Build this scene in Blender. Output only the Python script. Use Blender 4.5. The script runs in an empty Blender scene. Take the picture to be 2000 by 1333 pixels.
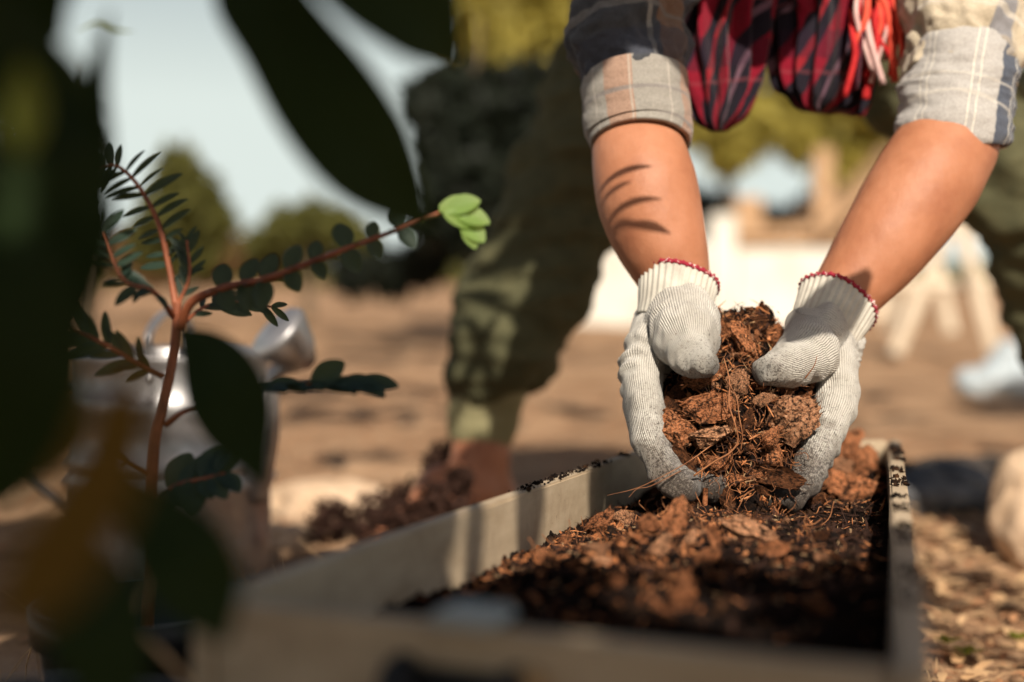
import bpy, bmesh, math, random
import numpy as np
from mathutils import Vector, Matrix, noise, Quaternion
from mathutils.bvhtree import BVHTree
random.seed(7); rng = np.random.default_rng(7)
scn = bpy.context.scene
COL = scn.collection
R = math.radians

# ------------------------------------------------------------------ camera
CAM_Z = 0.36; FPX = 2778.0; PITCH = math.atan(126.5 / FPX)
cd = bpy.data.cameras.new('camera'); cam = bpy.data.objects.new('camera', cd); COL.objects.link(cam)
cam.location = (0, 0, CAM_Z); cam.rotation_euler = (R(90) - PITCH, 0, 0)
cd.lens = 50; cd.sensor_width = 36; cd.clip_start = 0.02; cd.clip_end = 500
cd.dof.use_dof = True; cd.dof.focus_distance = 1.125; cd.dof.aperture_fstop = 2.2; cd.dof.aperture_blades = 0
scn.camera = cam
# ------------------------------------------------------------------ sky, sun, exposure
SUN = Vector((0.120, -0.76, 0.645)).normalized()            # towards the sun
SUN_EL = math.asin(SUN.z); SUN_AZ = math.atan2(SUN.x, SUN.y)
w = bpy.data.worlds.new('World'); scn.world = w; w.use_nodes = True
nt = w.node_tree; bg = nt.nodes['Background']
sky = nt.nodes.new('ShaderNodeTexSky'); sky.sky_type = 'NISHITA'; sky.sun_disc = False
sky.sun_elevation = SUN_EL; sky.sun_rotation = SUN_AZ; sky.dust_density = 4.0; sky.air_density = 1.0; sky.ozone_density = 1.0
bg.inputs[1].default_value = 0.05
# thin white haze that whitens the sky towards the horizon, the same all round
tcw = nt.nodes.new('ShaderNodeTexCoord'); sxw = nt.nodes.new('ShaderNodeSeparateXYZ'); nt.links.new(tcw.outputs['Generated'], sxw.inputs[0])
rw_ = nt.nodes.new('ShaderNodeValToRGB'); nt.links.new(sxw.outputs[2], rw_.inputs[0])
rw_.color_ramp.elements[0].position = 0.12; rw_.color_ramp.elements[0].color = (1, 1, 1, 1); rw_.color_ramp.elements[1].position = 0.32; rw_.color_ramp.elements[1].color = (0, 0, 0, 1)
mw = nt.nodes.new('ShaderNodeMix'); mw.data_type = 'RGBA'; nt.links.new(rw_.outputs[0], mw.inputs[0]); nt.links.new(sky.outputs[0], mw.inputs[6]); mw.inputs[7].default_value = (11.2, 12.4, 11.7, 1)
nt.links.new(mw.outputs[2], bg.inputs[0])
sd = bpy.data.lights.new('sun', 'SUN'); sd.energy = 5.0; sd.angle = R(0.5); sd.color = (1.0, 0.90, 0.76)
so = bpy.data.objects.new('sun', sd); COL.objects.link(so); so.rotation_euler = SUN.to_track_quat('Z', 'Y').to_euler(); so.location = SUN * 5
scn.view_settings.view_transform = 'Standard'; scn.view_settings.look = 'None'
scn.view_settings.exposure = 0.42; scn.view_settings.gamma = 1.0; scn.view_settings.use_curve_mapping = False
scn.cycles.use_denoising = True
scn.cycles.max_bounces = 6; scn.cycles.transparent_max_bounces = 8

def P(x, y, d):
    """the place that the photograph shows at pixel (x, y), d metres away"""
    cx = (x - 1000) / FPX * d; cy = -(y - 666.5) / FPX * d
    c, s = math.cos(PITCH), math.sin(PITCH)
    return Vector((cx, d * c + cy * s, CAM_Z - d * s + cy * c))
MM = lambda px, d: px / FPX * d

# ------------------------------------------------------------------ object helpers
def link(name, me, m=None, parent=None):
    o = bpy.data.objects.new(name, me); COL.objects.link(o)
    if m is not None and me is not None and len(me.materials) == 0: me.materials.append(m)
    if parent is not None: o.parent = parent
    return o
def tag(o, label=None, cat=None, group=None, kind=None):
    if label: o['label'] = label
    if cat: o['category'] = cat
    if group: o['group'] = group
    if kind: o['kind'] = kind
    return o
def thing(name, loc, label, cat, group=None, rz=0):
    o = bpy.data.objects.new(name, None); COL.objects.link(o); o.location = loc; o.rotation_euler = (0, 0, rz)
    o.empty_display_size = 0.05
    return tag(o, label, cat, group)
def wparent(o, par):
    """parent, keeping world coordinates (parents are unrotated empties or objects)"""
    o.parent = par; o.matrix_parent_inverse = world(par).inverted(); return o
def world(o):
    m = Matrix.LocRotScale(o.location, o.rotation_euler, o.scale)
    if o.parent is not None: m = world(o.parent) @ o.matrix_parent_inverse @ m
    return m
def mesh(name, vs, fs, smooth=True, uv=None, attrs=None):
    me = bpy.data.meshes.new(name)
    me.from_pydata([tuple(v) for v in vs] if not isinstance(vs, np.ndarray) else vs.tolist(), [], fs if not isinstance(fs, np.ndarray) else fs.tolist())
    if smooth: me.polygons.foreach_set('use_smooth', [True] * len(me.polygons))
    if uv is not None:
        l = me.uv_layers.new(name='UVMap'); idx = np.zeros(len(me.loops), dtype=np.int32); me.loops.foreach_get('vertex_index', idx)
        l.data.foreach_set('uv', np.asarray(uv, dtype=np.float32)[idx].ravel())
    for k, a in (attrs or {}).items():
        at = me.attributes.new(k, 'FLOAT', 'POINT'); at.data.foreach_set('value', np.asarray(a, dtype=np.float32))
    me.update(); return me

# surface of smoothly joined capsules (surface nets on a grid)
def sdf_surface(caps, h, k, fn=None):
    A = np.array([list(c[0]) for c in caps]); B = np.array([list(c[1]) for c in caps])
    ra = np.array([c[2] for c in caps]); rb = np.array([c[3] for c in caps]); rm = np.maximum(ra, rb)[:, None]
    lo = np.minimum(A - rm, B - rm).min(0) - 3 * h - k; hi = np.maximum(A + rm, B + rm).max(0) + 3 * h + k
    n = np.ceil((hi - lo) / h).astype(int) + 1
    D = np.full(n, 1.0, dtype=np.float32)
    for i in range(len(caps)):
        mg = rm[i, 0] + 2.5 * k + 3 * h
        a0 = np.maximum(((np.minimum(A[i], B[i]) - mg - lo) / h).astype(int), 0); a1 = np.minimum(((np.maximum(A[i], B[i]) + mg - lo) / h).astype(int) + 2, n)
        X, Y, Z = [lo[j] + h * np.arange(a0[j], a1[j]) for j in range(3)]
        p = np.stack(np.meshgrid(X, Y, Z, indexing='ij'), -1) - A[i]
        ab = B[i] - A[i]; t = np.clip((p @ ab) / max(ab @ ab, 1e-12), 0, 1)
        d = np.linalg.norm(p - t[..., None] * ab, axis=-1) - (ra[i] + (rb[i] - ra[i]) * t)
        sl = tuple(slice(a0[j], a1[j]) for j in range(3)); o = D[sl]
        hh = np.clip(k - np.abs(o - d), 0, None) / k
        D[sl] = np.minimum(o, d) - hh * hh * k * 0.25
    s = D < 0
    nx, ny, nz = n
    corner = [(i, j, l) for i in (0, 1) for j in (0, 1) for l in (0, 1)]
    cnt = sum(s[i:nx - 1 + i, j:ny - 1 + j, l:nz - 1 + l].astype(np.int8) for i, j, l in corner)
    cells = np.argwhere((cnt > 0) & (cnt < 8))
    idm = np.full((nx - 1, ny - 1, nz - 1), -1, dtype=np.int64); idm[tuple(cells.T)] = np.arange(len(cells))
    acc = np.zeros((len(cells), 3)); num = np.zeros(len(cells))
    edges = [(a, b) for a in corner for b in corner if sum(b) - sum(a) == 1 and all(y >= x for x, y in zip(a, b))]
    for a, b in edges:
        da = D[cells[:, 0] + a[0], cells[:, 1] + a[1], cells[:, 2] + a[2]]; db = D[cells[:, 0] + b[0], cells[:, 1] + b[1], cells[:, 2] + b[2]]
        m = (da < 0) != (db < 0); t = np.where(m, da / np.where(m, da - db, 1), 0)
        pt = np.array(a) + t[:, None] * (np.array(b) - np.array(a)); acc[m] += pt[m]; num[m] += 1
    V = lo + h * (cells + acc / num[:, None])
    F = []
    for ax in range(3):
        sa = np.take(s, range(n[ax] - 1), ax); sb = np.take(s, range(1, n[ax]), ax)
        e = np.argwhere(sa != sb); u, v = (ax + 1) % 3, (ax + 2) % 3
        e = e[(e[:, u] > 0) & (e[:, v] > 0) & (e[:, u] < n[u] - 1) & (e[:, v] < n[v] - 1)]
        def cid(du, dv):
            q = e.copy(); q[:, u] -= du; q[:, v] -= dv; return idm[tuple(q.T)]
        quad = np.stack([cid(0, 0), cid(1, 0), cid(1, 1), cid(0, 1)], 1)
        fl = sb[tuple(e.T)]; quad[fl] = quad[fl][:, ::-1]; F.append(quad)
    F = np.concatenate(F)
    # light relaxation
    for it in range(3):
        acc = np.zeros_like(V); num = np.zeros(len(V))
        for q in range(4):
            a, b = F[:, q], F[:, (q + 1) % 4]
            np.add.at(acc, a, V[b]); np.add.at(num, a, 1); np.add.at(acc, b, V[a]); np.add.at(num, b, 1)
        V = V * 0.5 + 0.5 * acc / np.maximum(num, 1)[:, None]
    return V, F
def chain(pts):
    """pts: list of (Vector, radius) -> capsules"""
    return [(pts[i][0], pts[i + 1][0], pts[i][1], pts[i + 1][1]) for i in range(len(pts) - 1)]
def nearest_bone(V, chains):
    """per vertex: distance round the nearest finger and along it (metres), continuous along each chain"""
    best = np.full(len(V), 1e9); U = np.zeros(len(V)); W = np.zeros(len(V))
    for ch in chains:
        fine_ = smooth_path([tuple(c[0]) + (c[1],) for c in ch], len(ch) * 5); ch = [(r_[:3], float(r_[3])) for r_ in fine_]
        rm = float(np.mean([c[1] for c in ch])); off = 0.0; ref = np.array([0.0, -1.0, 0.25])
        for (a, r0), (b, r1) in zip(ch[:-1], ch[1:]):
            a = np.array(a); b = np.array(b); ab = b - a; L = np.linalg.norm(ab) + 1e-9; ax = ab / L
            t = (V - a) @ ax; tc = np.clip(t, 0, L); rad = V - a - t[:, None] * ax
            d = np.linalg.norm(V - a - tc[:, None] * ax, axis=1) - (r0 + (r1 - r0) * tc / L)
            ref = ref - ax * (ref @ ax); ref /= np.linalg.norm(ref); bi = np.cross(ax, ref)
            ang = np.arctan2(rad @ bi, rad @ ref); m = d < best; best[m] = d[m]; U[m] = (ang * rm)[m]; W[m] = (t + off)[m]; off += L
    return U, W
def fbm(V, scale, seed=0, octaves=3):
    out = np.zeros(len(V))
    for i, v in enumerate(V):
        p = Vector((v[0] * scale + seed, v[1] * scale - seed, v[2] * scale + seed * 2)); a = 1; s = 0
        for o in range(octaves): s += a * noise.noise(p); p = p * 2.1; a *= 0.5
        out[i] = s
    return out
def vnormals(V, F):
    F = np.asarray(F); n = np.cross(V[F[:, 2]] - V[F[:, 0]], V[F[:, 3 if F.shape[1] > 3 else 1]] - V[F[:, 1 if F.shape[1] > 3 else 0]])
    N = np.zeros_like(V)
    for q in range(F.shape[1]): np.add.at(N, F[:, q], n)
    return N / (np.linalg.norm(N, axis=1)[:, None] + 1e-12)

def smooth_path(pts, n):
    """Catmull-Rom through pts (tuples of any length), n samples"""
    p = np.array(pts, dtype=float); p = np.vstack([2 * p[0] - p[1], p, 2 * p[-1] - p[-2]]); out = []
    for s in np.linspace(0, len(pts) - 1 - 1e-9, n):
        i = int(s); t = s - i; a, b, c, d = p[i], p[i + 1], p[i + 2], p[i + 3]
        out.append(0.5 * (2 * b + (c - a) * t + (2 * a - 5 * b + 4 * c - d) * t * t + (3 * b - a - 3 * c + d) * t ** 3))
    return np.array(out)
def loft(path, n=12, cap=True, mod=None, inner=0.0, ref=(0, 1, 0.01)):
    """path rows: x y z rx ry ; mod(ang, k) multiplies the radius. returns V, F, uv"""
    path = np.asarray(path, dtype=float); N = len(path); T = np.gradient(path[:, :3], axis=0); T /= np.linalg.norm(T, axis=1)[:, None] + 1e-12
    r = np.array(ref, dtype=float); V = []; UV = []; L = 0
    layers = []
    for k in range(N):
        if k: L += np.linalg.norm(path[k, :3] - path[k - 1, :3])
        r = r - T[k] * (r @ T[k]); r /= np.linalg.norm(r); b = np.cross(T[k], r)
        for j in range(n):
            a = 2 * math.pi * j / n; m = mod(a, k / (N - 1)) if mod else 1.0
            V.append(path[k, :3] + (b * math.cos(a) * path[k, 3] + r * math.sin(a) * path[k, 4]) * m); UV.append((a / (2 * math.pi), L))
    F = [(k * n + j, k * n + (j + 1) % n, (k + 1) * n + (j + 1) % n, (k + 1) * n + j) for k in range(N - 1) for j in range(n)]
    V = np.array(V)
    if inner:
        C = path[:, :3].repeat(n, axis=0); d = V - C; dl = np.linalg.norm(d, axis=1)[:, None]; V2 = C + d * (1 - inner / dl)
        o = len(V); V = np.vstack([V, V2]); UV = UV + UV; F = F + [tuple(o + q for q in f[::-1]) for f in F]
        for e in (0, N - 1):
            for j in range(n):
                a, b_ = e * n + j, e * n + (j + 1) % n; F.append((a, b_, o + b_, o + a) if e else (b_, a, o + a, o + b_))
    elif cap:
        F.append(tuple(range(n))[::-1]); F.append(tuple((N - 1) * n + j for j in range(n)))
    return V, F, UV
def tube(pts, r, n=6, samples=None, ref=(0.1, 0.2, 1)):
    """pts: Vectors; r: radius or list"""
    rr = r if isinstance(r, (list, tuple)) else [r] * len(pts)
    rows = [tuple(p) + (q, q) for p, q in zip(pts, rr)]
    rows = smooth_path(rows, samples or len(pts) * 4); return loft(rows, n, True, ref=ref)
class Bag:
    """collects pieces into one mesh"""
    def __init__(s): s.v = []; s.f = []; s.uv = []; s.n = 0
    def add(s, V, F, uv=None):
        V = np.asarray(V, dtype=float); s.v.append(V); s.f += [tuple(int(q) + s.n for q in f) for f in F]; s.uv.append(np.asarray(uv, dtype=float) if uv is not None else np.zeros((len(V), 2))); s.n += len(V)
    def mesh(s, name, smooth=True): return mesh(name, np.vstack(s.v), s.f, smooth, np.vstack(s.uv))
def prism(corners, depth_vec, bevel=0.0015, name='board'):
    """closed solid from a quad of 4 corners pushed by depth_vec"""
    bm = bmesh.new(); a = [bm.verts.new(c) for c in corners]; b = [bm.verts.new(c + depth_vec) for c in corners]
    bm.faces.new(a); bm.faces.new(b[::-1])
    for i in range(4): bm.faces.new((a[i], b[i], b[(i + 1) % 4], a[(i + 1) % 4]))
    bmesh.ops.recalc_face_normals(bm, faces=bm.faces)
    bmesh.ops.bevel(bm, geom=bm.edges[:], offset=bevel, segments=2, affect='EDGES')
    me = bpy.data.meshes.new(name); bm.to_mesh(me); bm.free(); return me
def boxm(c, s, rz=0, bevel=0.002, name='block', rot=None):
    c = Vector(c); q = rot or Matrix.Rotation(rz, 3, 'Z'); x, y, z = (q @ Vector((s[0] / 2, 0, 0)), q @ Vector((0, s[1] / 2, 0)), q @ Vector((0, 0, s[2] / 2)))
    return prism([c - x - y - z, c + x - y - z, c + x + y - z, c - x + y - z], 2 * z, bevel, name)

# ------------------------------------------------------------------ materials
def mat(name, rough=0.8, spec=0.3):
    m = bpy.data.materials.new(name); m.use_nodes = True; n = m.node_tree.nodes; b = n['Principled BSDF']
    b.inputs['Roughness'].default_value = rough; b.inputs['Specular IOR Level'].default_value = spec
    return m, m.node_tree, b
class G:
    """small node-graph helper"""
    def __init__(s, t): s.t = t
    def new(s, ty, **kw):
        n = s.t.nodes.new(ty)
        for k, v in kw.items(): setattr(n, k, v)
        return n
    def lk(s, a, b): s.t.links.new(a, b)
    def tc(s, out='Object'): return s.new('ShaderNodeTexCoord').outputs[out]
    def noise(s, vec, scale, detail=4, rough=0.6, dist=0.0):
        n = s.new('ShaderNodeTexNoise'); n.inputs['Scale'].default_value = scale; n.inputs['Detail'].default_value = detail; n.inputs['Roughness'].default_value = rough; n.inputs['Distortion'].default_value = dist
        if vec is not None: s.lk(vec, n.inputs['Vector'])
        return n.outputs['Fac']
    def ramp(s, fac, stops, interp='LINEAR'):
        r = s.new('ShaderNodeValToRGB'); r.color_ramp.interpolation = interp; e = r.color_ramp.elements
        while len(e) < len(stops): e.new(0.5)
        for q, (p, c) in zip(e, stops): q.position = p; q.color = tuple(c) + (1,) if len(c) == 3 else c
        s.lk(fac, r.inputs[0]); return r.outputs[0]
    def mix(s, fac, a, b, blend='MIX'):
        m = s.new('ShaderNodeMix', data_type='RGBA', blend_type=blend)
        for v, sock in ((fac, m.inputs[0]), (a, m.inputs[6]), (b, m.inputs[7])):
            if hasattr(v, 'is_linked') or hasattr(v, 'links'): s.lk(v, sock)
            else: sock.default_value = v if not isinstance(v, tuple) else tuple(v) + (1,)
        return m.outputs[2]
    def math(s, op, a, b=None, c=None):
        m = s.new('ShaderNodeMath', operation=op)
        for i, v in enumerate((a, b, c)):
            if v is None: continue
            if isinstance(v, (int, float)): m.inputs[i].default_value = v
            else: s.lk(v, m.inputs[i])
        return m.outputs[0]
    def bump(s, h, strength, dist, b, prev=None):
        n = s.new('ShaderNodeBump'); n.inputs['Strength'].default_value = strength; n.inputs['Distance'].default_value = dist
        s.lk(h, n.inputs['Height'])
        if prev is not None: s.lk(prev, n.inputs['Normal'])
        s.lk(n.outputs[0], b.inputs['Normal']); return n.outputs[0]
    def scale(s, vec, sc):
        m = s.new('ShaderNodeMapping'); s.lk(vec, m.inputs[0]); m.inputs['Scale'].default_value = sc; return m.outputs[0]
    def attr(s, name): return s.new('ShaderNodeAttribute', attribute_name=name).outputs['Fac']
def noisy(name, c1, c2, scale, rough=0.8, spec=0.3, bump=0.3, bdist=0.003, c3=None, coords='Object', detail=6, stretch=None, bscale=None):
    m, t, b = mat(name, rough, spec); g = G(t); v = g.tc(coords)
    if stretch: v = g.scale(v, stretch)
    f = g.noise(v, scale, detail); st = [(0.3, c1), (0.7, c2)] if c3 is None else [(0.25, c1), (0.5, c2), (0.75, c3)]
    g.lk(g.ramp(f, st), b.inputs['Base Color'])
    if bump: g.bump(g.noise(v, bscale or scale * 3, 6, 0.65), bump, bdist, b)
    return m
M = {}
M['ground'] = noisy('ground_sand', (0.11, 0.058, 0.03), (0.33, 0.20, 0.115), 5, 0.95, 0.1, 1.0, 0.03, c3=(0.50, 0.33, 0.20), detail=10)
M['soil'] = noisy('potting_soil', (0.004, 0.0035, 0.0035), (0.012, 0.009, 0.008), 160, 1.0, 0.0, 1.0, 0.004, c3=(0.045, 0.022, 0.012))
M['crumb'] = noisy('soil_crumbs', (0.004, 0.0035, 0.0035), (0.012, 0.009, 0.008), 60, 1.0, 0.0, 0.6, 0.001, c3=(0.09, 0.042, 0.02))
def chip_mat(name, a, b_, c, dark=0.5):
    m, t, b = mat(name, 0.85, 0.15); g = G(t); v = g.tc('Object'); oi = g.new('ShaderNodeObjectInfo').outputs['Random']
    sv = g.scale(v, (1.0, 6.0, 3.0)); f = g.noise(sv, 7, 8, 0.75, 0.5); col = g.ramp(f, [(0.28, a), (0.52, b_), (0.75, c)])
    sp = g.ramp(g.noise(v, 17, 7, 0.85), [(0.44, (0, 0, 0)), (0.52, (1, 1, 1))]); big = g.ramp(g.noise(v, 4.5, 6, 0.8), [(0.41, (0, 0, 0)), (0.49, (1, 1, 1))])
    d = g.mix(1.0, sp, big, 'MULTIPLY'); k = g.mix(0.80, (1.0, 1.0, 1.0), d); col = g.mix(d, (0.022, 0.012, 0.008), col)
    var = g.ramp(oi, [(0.0, (0.62, 0.58, 0.56)), (1.0, (1.12, 1.08, 1.05))]); col = g.mix(1.0, col, var, 'MULTIPLY')
    g.lk(col, b.inputs['Base Color'])
    n1 = g.bump(g.noise(sv, 7, 8, 0.8), 1.0, 0.10, b); g.bump(g.noise(v, 22, 7, 0.85), 1.0, 0.06, b, n1); return m
M['chip'] = chip_mat('coconut_husk', (0.10, 0.028, 0.010), (0.74, 0.29, 0.125), (0.98, 0.60, 0.37))
M['chip_dark'] = chip_mat('dark_husk', (0.035, 0.014, 0.008), (0.18, 0.07, 0.03), (0.42, 0.20, 0.10))
M['chip_pale'] = chip_mat('pale_husk', (0.34, 0.12, 0.05), (0.86, 0.44, 0.24), (0.98, 0.70, 0.47))
M['fibre'] = noisy('coir_fibre', (0.16, 0.055, 0.022), (0.40, 0.17, 0.07), 80, 0.7, 0.3, 0.0)
M['skin'] = None
m, t, b = mat('skin', 0.52, 0.35); g = G(t); v = g.tc()
cs = g.ramp(g.noise(v, 16, 7, .65), [(0.3, (0.31, 0.115, 0.058)), (0.5, (0.39, 0.160, 0.082)), (0.72, (0.46, 0.205, 0.115))])
cs = g.mix(g.math('MULTIPLY', g.ramp(g.noise(v, 240, 5, .8), [(0.60, (0, 0, 0)), (0.72, (1, 1, 1))]), 0.35), cs, (0.20, 0.075, 0.04))
g.lk(cs, b.inputs['Base Color'])
b.inputs['Subsurface Weight'].default_value = 0.12; b.inputs['Subsurface Radius'].default_value = (0.012, 0.005, 0.003); b.inputs['Subsurface Scale'].default_value = 0.6
n1 = g.bump(g.noise(v, 650, 4, 0.7), 0.5, 0.0006, b); n2 = g.bump(g.noise(g.scale(v, (1, 1, .35)), 70, 5, .6), 0.35, 0.002, b, n1); g.bump(g.noise(v, 18, 3), 0.35, 0.006, b, n2); M['skin'] = m
# knitted cotton, ribs running along the fingers, soiled towards the fingertips
m, t, b = mat('knit_cotton', 0.92, 0.12); g = G(t); v = g.tc(); ku, kv, kd = g.attr('ku'), g.attr('kv'), g.attr('dirt')
rib = g.math('ABSOLUTE', g.math('SINE', g.math('MULTIPLY', ku, math.pi / 0.00175)))
st = g.math('ABSOLUTE', g.math('SINE', g.math('ADD', g.math('MULTIPLY', kv, math.pi / 0.0017), g.math('MULTIPLY', rib, 1.4))))
hgt = g.math('ADD', g.math('MULTIPLY', rib, 1.0), g.math('MULTIPLY', st, 0.35))
spk = g.ramp(g.math('ADD', g.noise(v, 300, 3, 0.7), g.math('MULTIPLY', kd, 0.10)), [(0.66, (0, 0, 0)), (0.72, (1, 1, 1))])
spb = g.noise(v, 55, 5, 0.75)
dm = g.math('ADD', g.math('MULTIPLY', kd, 1.15), g.math('MULTIPLY', g.math('SUBTRACT', spb, 0.5), 1.6))
dcl = g.ramp(dm, [(0.30, (0, 0, 0)), (0.80, (1, 1, 1))])
fine = g.ramp(g.math('ADD', g.noise(v, 520, 4, 0.8), g.math('MULTIPLY', kd, 0.30)), [(0.64, (0, 0, 0)), (0.72, (1, 1, 1))])
base = g.mix(g.ramp(g.noise(v, 30, 4), [(0.35, (0, 0, 0)), (0.7, (1, 1, 1))]), (0.45, 0.42, 0.37), (0.64, 0.61, 0.55))
base = g.mix(g.math('SUBTRACT', 1.0, g.math('MINIMUM', 1.0, g.math('MULTIPLY', rib, 1.8))), base, (0.30, 0.27, 0.23))
base = g.mix(g.math('MULTIPLY', dcl, 0.72), base, (0.12, 0.085, 0.06))
base = g.mix(g.math('MULTIPLY', spk, 0.65), base, (0.10, 0.06, 0.04)); base = g.mix(g.math('MULTIPLY', fine, 0.85), base, (0.035, 0.022, 0.016))
g.lk(base, b.inputs['Base Color']); n1 = g.bump(hgt, 1.0, 0.0009, b); g.bump(g.noise(v, 900, 3), 0.5, 0.0006, b, n1)
b.inputs['Sheen Weight'].default_value = 0.25; M['knit'] = m
m, t, b = mat('knit_cuff', 0.9, 0.1); g = G(t); v = g.tc()
g.lk(g.ramp(g.noise(v, 60, 4), [(0.3, (0.40, 0.37, 0.32)), (0.7, (0.56, 0.53, 0.46))]), b.inputs['Base Color']); g.bump(g.noise(g.scale(v, (1, 1, 1)), 700, 3), 0.5, 0.0008, b); M['cuffknit'] = m
m, t, b = mat('overlock_thread', 0.85, 0.2); g = G(t); v = g.tc('UV')
g.lk(g.ramp(g.math('FRACT', g.math('MULTIPLY', g.new('ShaderNodeSeparateXYZ').outputs[0], 1.0)), [(0.0, (0.3, 0.02, 0.03)), (1.0, (0.3, 0.02, 0.03))]), b.inputs['Base Color'])
g.lk(g.ramp(g.noise(g.tc(), 260, 3, 0.6), [(0.56, (0.27, 0.018, 0.035)), (0.62, (0.66, 0.55, 0.50))]), b.inputs['Base Color']); M['overlock'] = m

def plaid(name, base, bands, warp_u=1.0, warp_v=1.0, weave=(1400, 1400), rough=0.9, fold=None):
    """bands: (axis, period, start, width, colour, strength) over UV (u turns, v metres)"""
    m, t, b = mat(name, rough, 0.12); g = G(t); uv = g.tc('UV'); sx = g.new('ShaderNodeSeparateXYZ'); g.lk(uv, sx.inputs[0]); U, V_ = sx.outputs[0], sx.outputs[1]
    col = g.mix(0.0, base, base)
    for ax, per, st_, wd, c, k in bands:
        q = g.math('FRACT', g.math('ADD', g.math('DIVIDE', U if ax == 0 else V_, per), 1.0 - st_)); e = g.math('LESS_THAN', q, wd); col = g.mix(g.math('MULTIPLY', e, k), col, c)
    o = g.tc(); wv = g.math('MULTIPLY', g.math('SINE', g.math('MULTIPLY', U, weave[0])), g.math('SINE', g.math('MULTIPLY', V_, weave[1] * 3)))
    col = g.mix(0.35, col, g.ramp(g.noise(o, 500, 2), [(0.3, (0.3, 0.3, 0.3)), (0.7, (0.75, 0.75, 0.75))]), 'OVERLAY')
    g.lk(col, b.inputs['Base Color']); n1 = g.bump(wv, 0.35, 0.0005, b); g.bump(g.noise(o, 45, 5, 0.6), 0.45, 0.006, b, n1); b.inputs['Sheen Weight'].default_value = 0.15
    return m
M['shirt_shaded'] = plaid('plaid_shirt_shaded', (0.055, 0.058, 0.065), [(0, 0.50, 0.10, 0.22, (0.17, 0.10, 0.065), 0.9), (0, 0.50, 0.36, 0.03, (0.26, 0.25, 0.23), 0.9), (1, 0.085, 0.1, 0.30, (0.045, 0.05, 0.07), 0.6), (1, 0.085, 0.6, 0.07, (0.17, 0.16, 0.15), 0.7)])  # sleeve away from the sun: its shade is put into darker plaid colours
M['shirt_sunlit'] = plaid('plaid_shirt_sunlit', (0.46, 0.39, 0.29), [(0, 0.50, 0.30, 0.16, (0.19, 0.19, 0.21), 0.9), (0, 0.50, 0.05, 0.02, (0.62, 0.60, 0.52), 0.8), (1, 0.09, 0.1, 0.25, (0.34, 0.28, 0.20), 0.5), (1, 0.09, 0.6, 0.06, (0.55, 0.50, 0.42), 0.7)])  # other sleeve of the same shirt: sunlight put into paler plaid colours
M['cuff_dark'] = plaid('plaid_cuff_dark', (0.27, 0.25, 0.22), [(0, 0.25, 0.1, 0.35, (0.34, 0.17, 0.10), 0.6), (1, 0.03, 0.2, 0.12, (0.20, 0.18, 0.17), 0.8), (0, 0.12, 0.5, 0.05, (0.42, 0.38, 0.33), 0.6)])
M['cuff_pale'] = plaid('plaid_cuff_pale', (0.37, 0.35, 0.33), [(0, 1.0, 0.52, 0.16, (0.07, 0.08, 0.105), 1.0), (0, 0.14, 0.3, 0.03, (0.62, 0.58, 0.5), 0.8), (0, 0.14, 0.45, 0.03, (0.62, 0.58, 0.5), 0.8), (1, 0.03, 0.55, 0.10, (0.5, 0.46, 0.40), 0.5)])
M['shirt_body'] = noisy('plaid_shirt_body', (0.22, 0.17, 0.12), (0.36, 0.30, 0.22), 25, 0.9, 0.1, 0.4, 0.004)
M['scarf'] = plaid('red_checked_cotton', (0.012, 0.009, 0.016), [(0, 0.125, 0.0, 0.36, (0.20, 0.005, 0.018), 1.0), (0, 0.125, 0.60, 0.10, (0.15, 0.08, 0.11), 1.0), (0, 0.25, 0.80, 0.07, (0.24, 0.012, 0.02), 1.0), (1, 0.09, 0.1, 0.32, (0.02, 0.008, 0.02), 0.45), (1, 0.09, 0.55, 0.04, (0.22, 0.05, 0.06), 0.35)])
M['tassel_red'] = noisy('red_cotton', (0.36, 0.012, 0.016), (0.55, 0.03, 0.03), 90, 0.8, 0.2, 0.4, 0.001)
M['tassel_orange'] = noisy('orange_red_cotton', (0.58, 0.06, 0.035), (0.70, 0.10, 0.06), 90, 0.8, 0.2, 0.4, 0.001)
M['tassel_pale'] = noisy('pale_pink_cotton', (0.55, 0.32, 0.30), (0.7, 0.5, 0.46), 90, 0.8, 0.2, 0.4, 0.001)
M['trouser'] = noisy('olive_cotton', (0.062, 0.062, 0.034), (0.10, 0.094, 0.050), 40, 0.92, 0.1, 0.4, 0.003)
M['trouser_cuff'] = noisy('olive_cotton_sunlit', (0.20, 0.18, 0.095), (0.26, 0.235, 0.13), 40, 0.92, 0.1, 0.4, 0.003)  # lighter copy of the trouser olive: sunlight on the cuff put into the colour
M['hair'] = noisy('black_hair', (0.008, 0.006, 0.005), (0.02, 0.015, 0.012), 200, 0.5, 0.5, 0.4, 0.002)
M['eye'] = noisy('eye_white', (0.6, 0.58, 0.55), (0.7, 0.68, 0.66), 20, 0.2, 0.5, 0)
M['sandal'] = noisy('brown_leather', (0.03, 0.016, 0.012), (0.07, 0.035, 0.025), 60, 0.7, 0.3, 0.5, 0.001)
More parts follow.
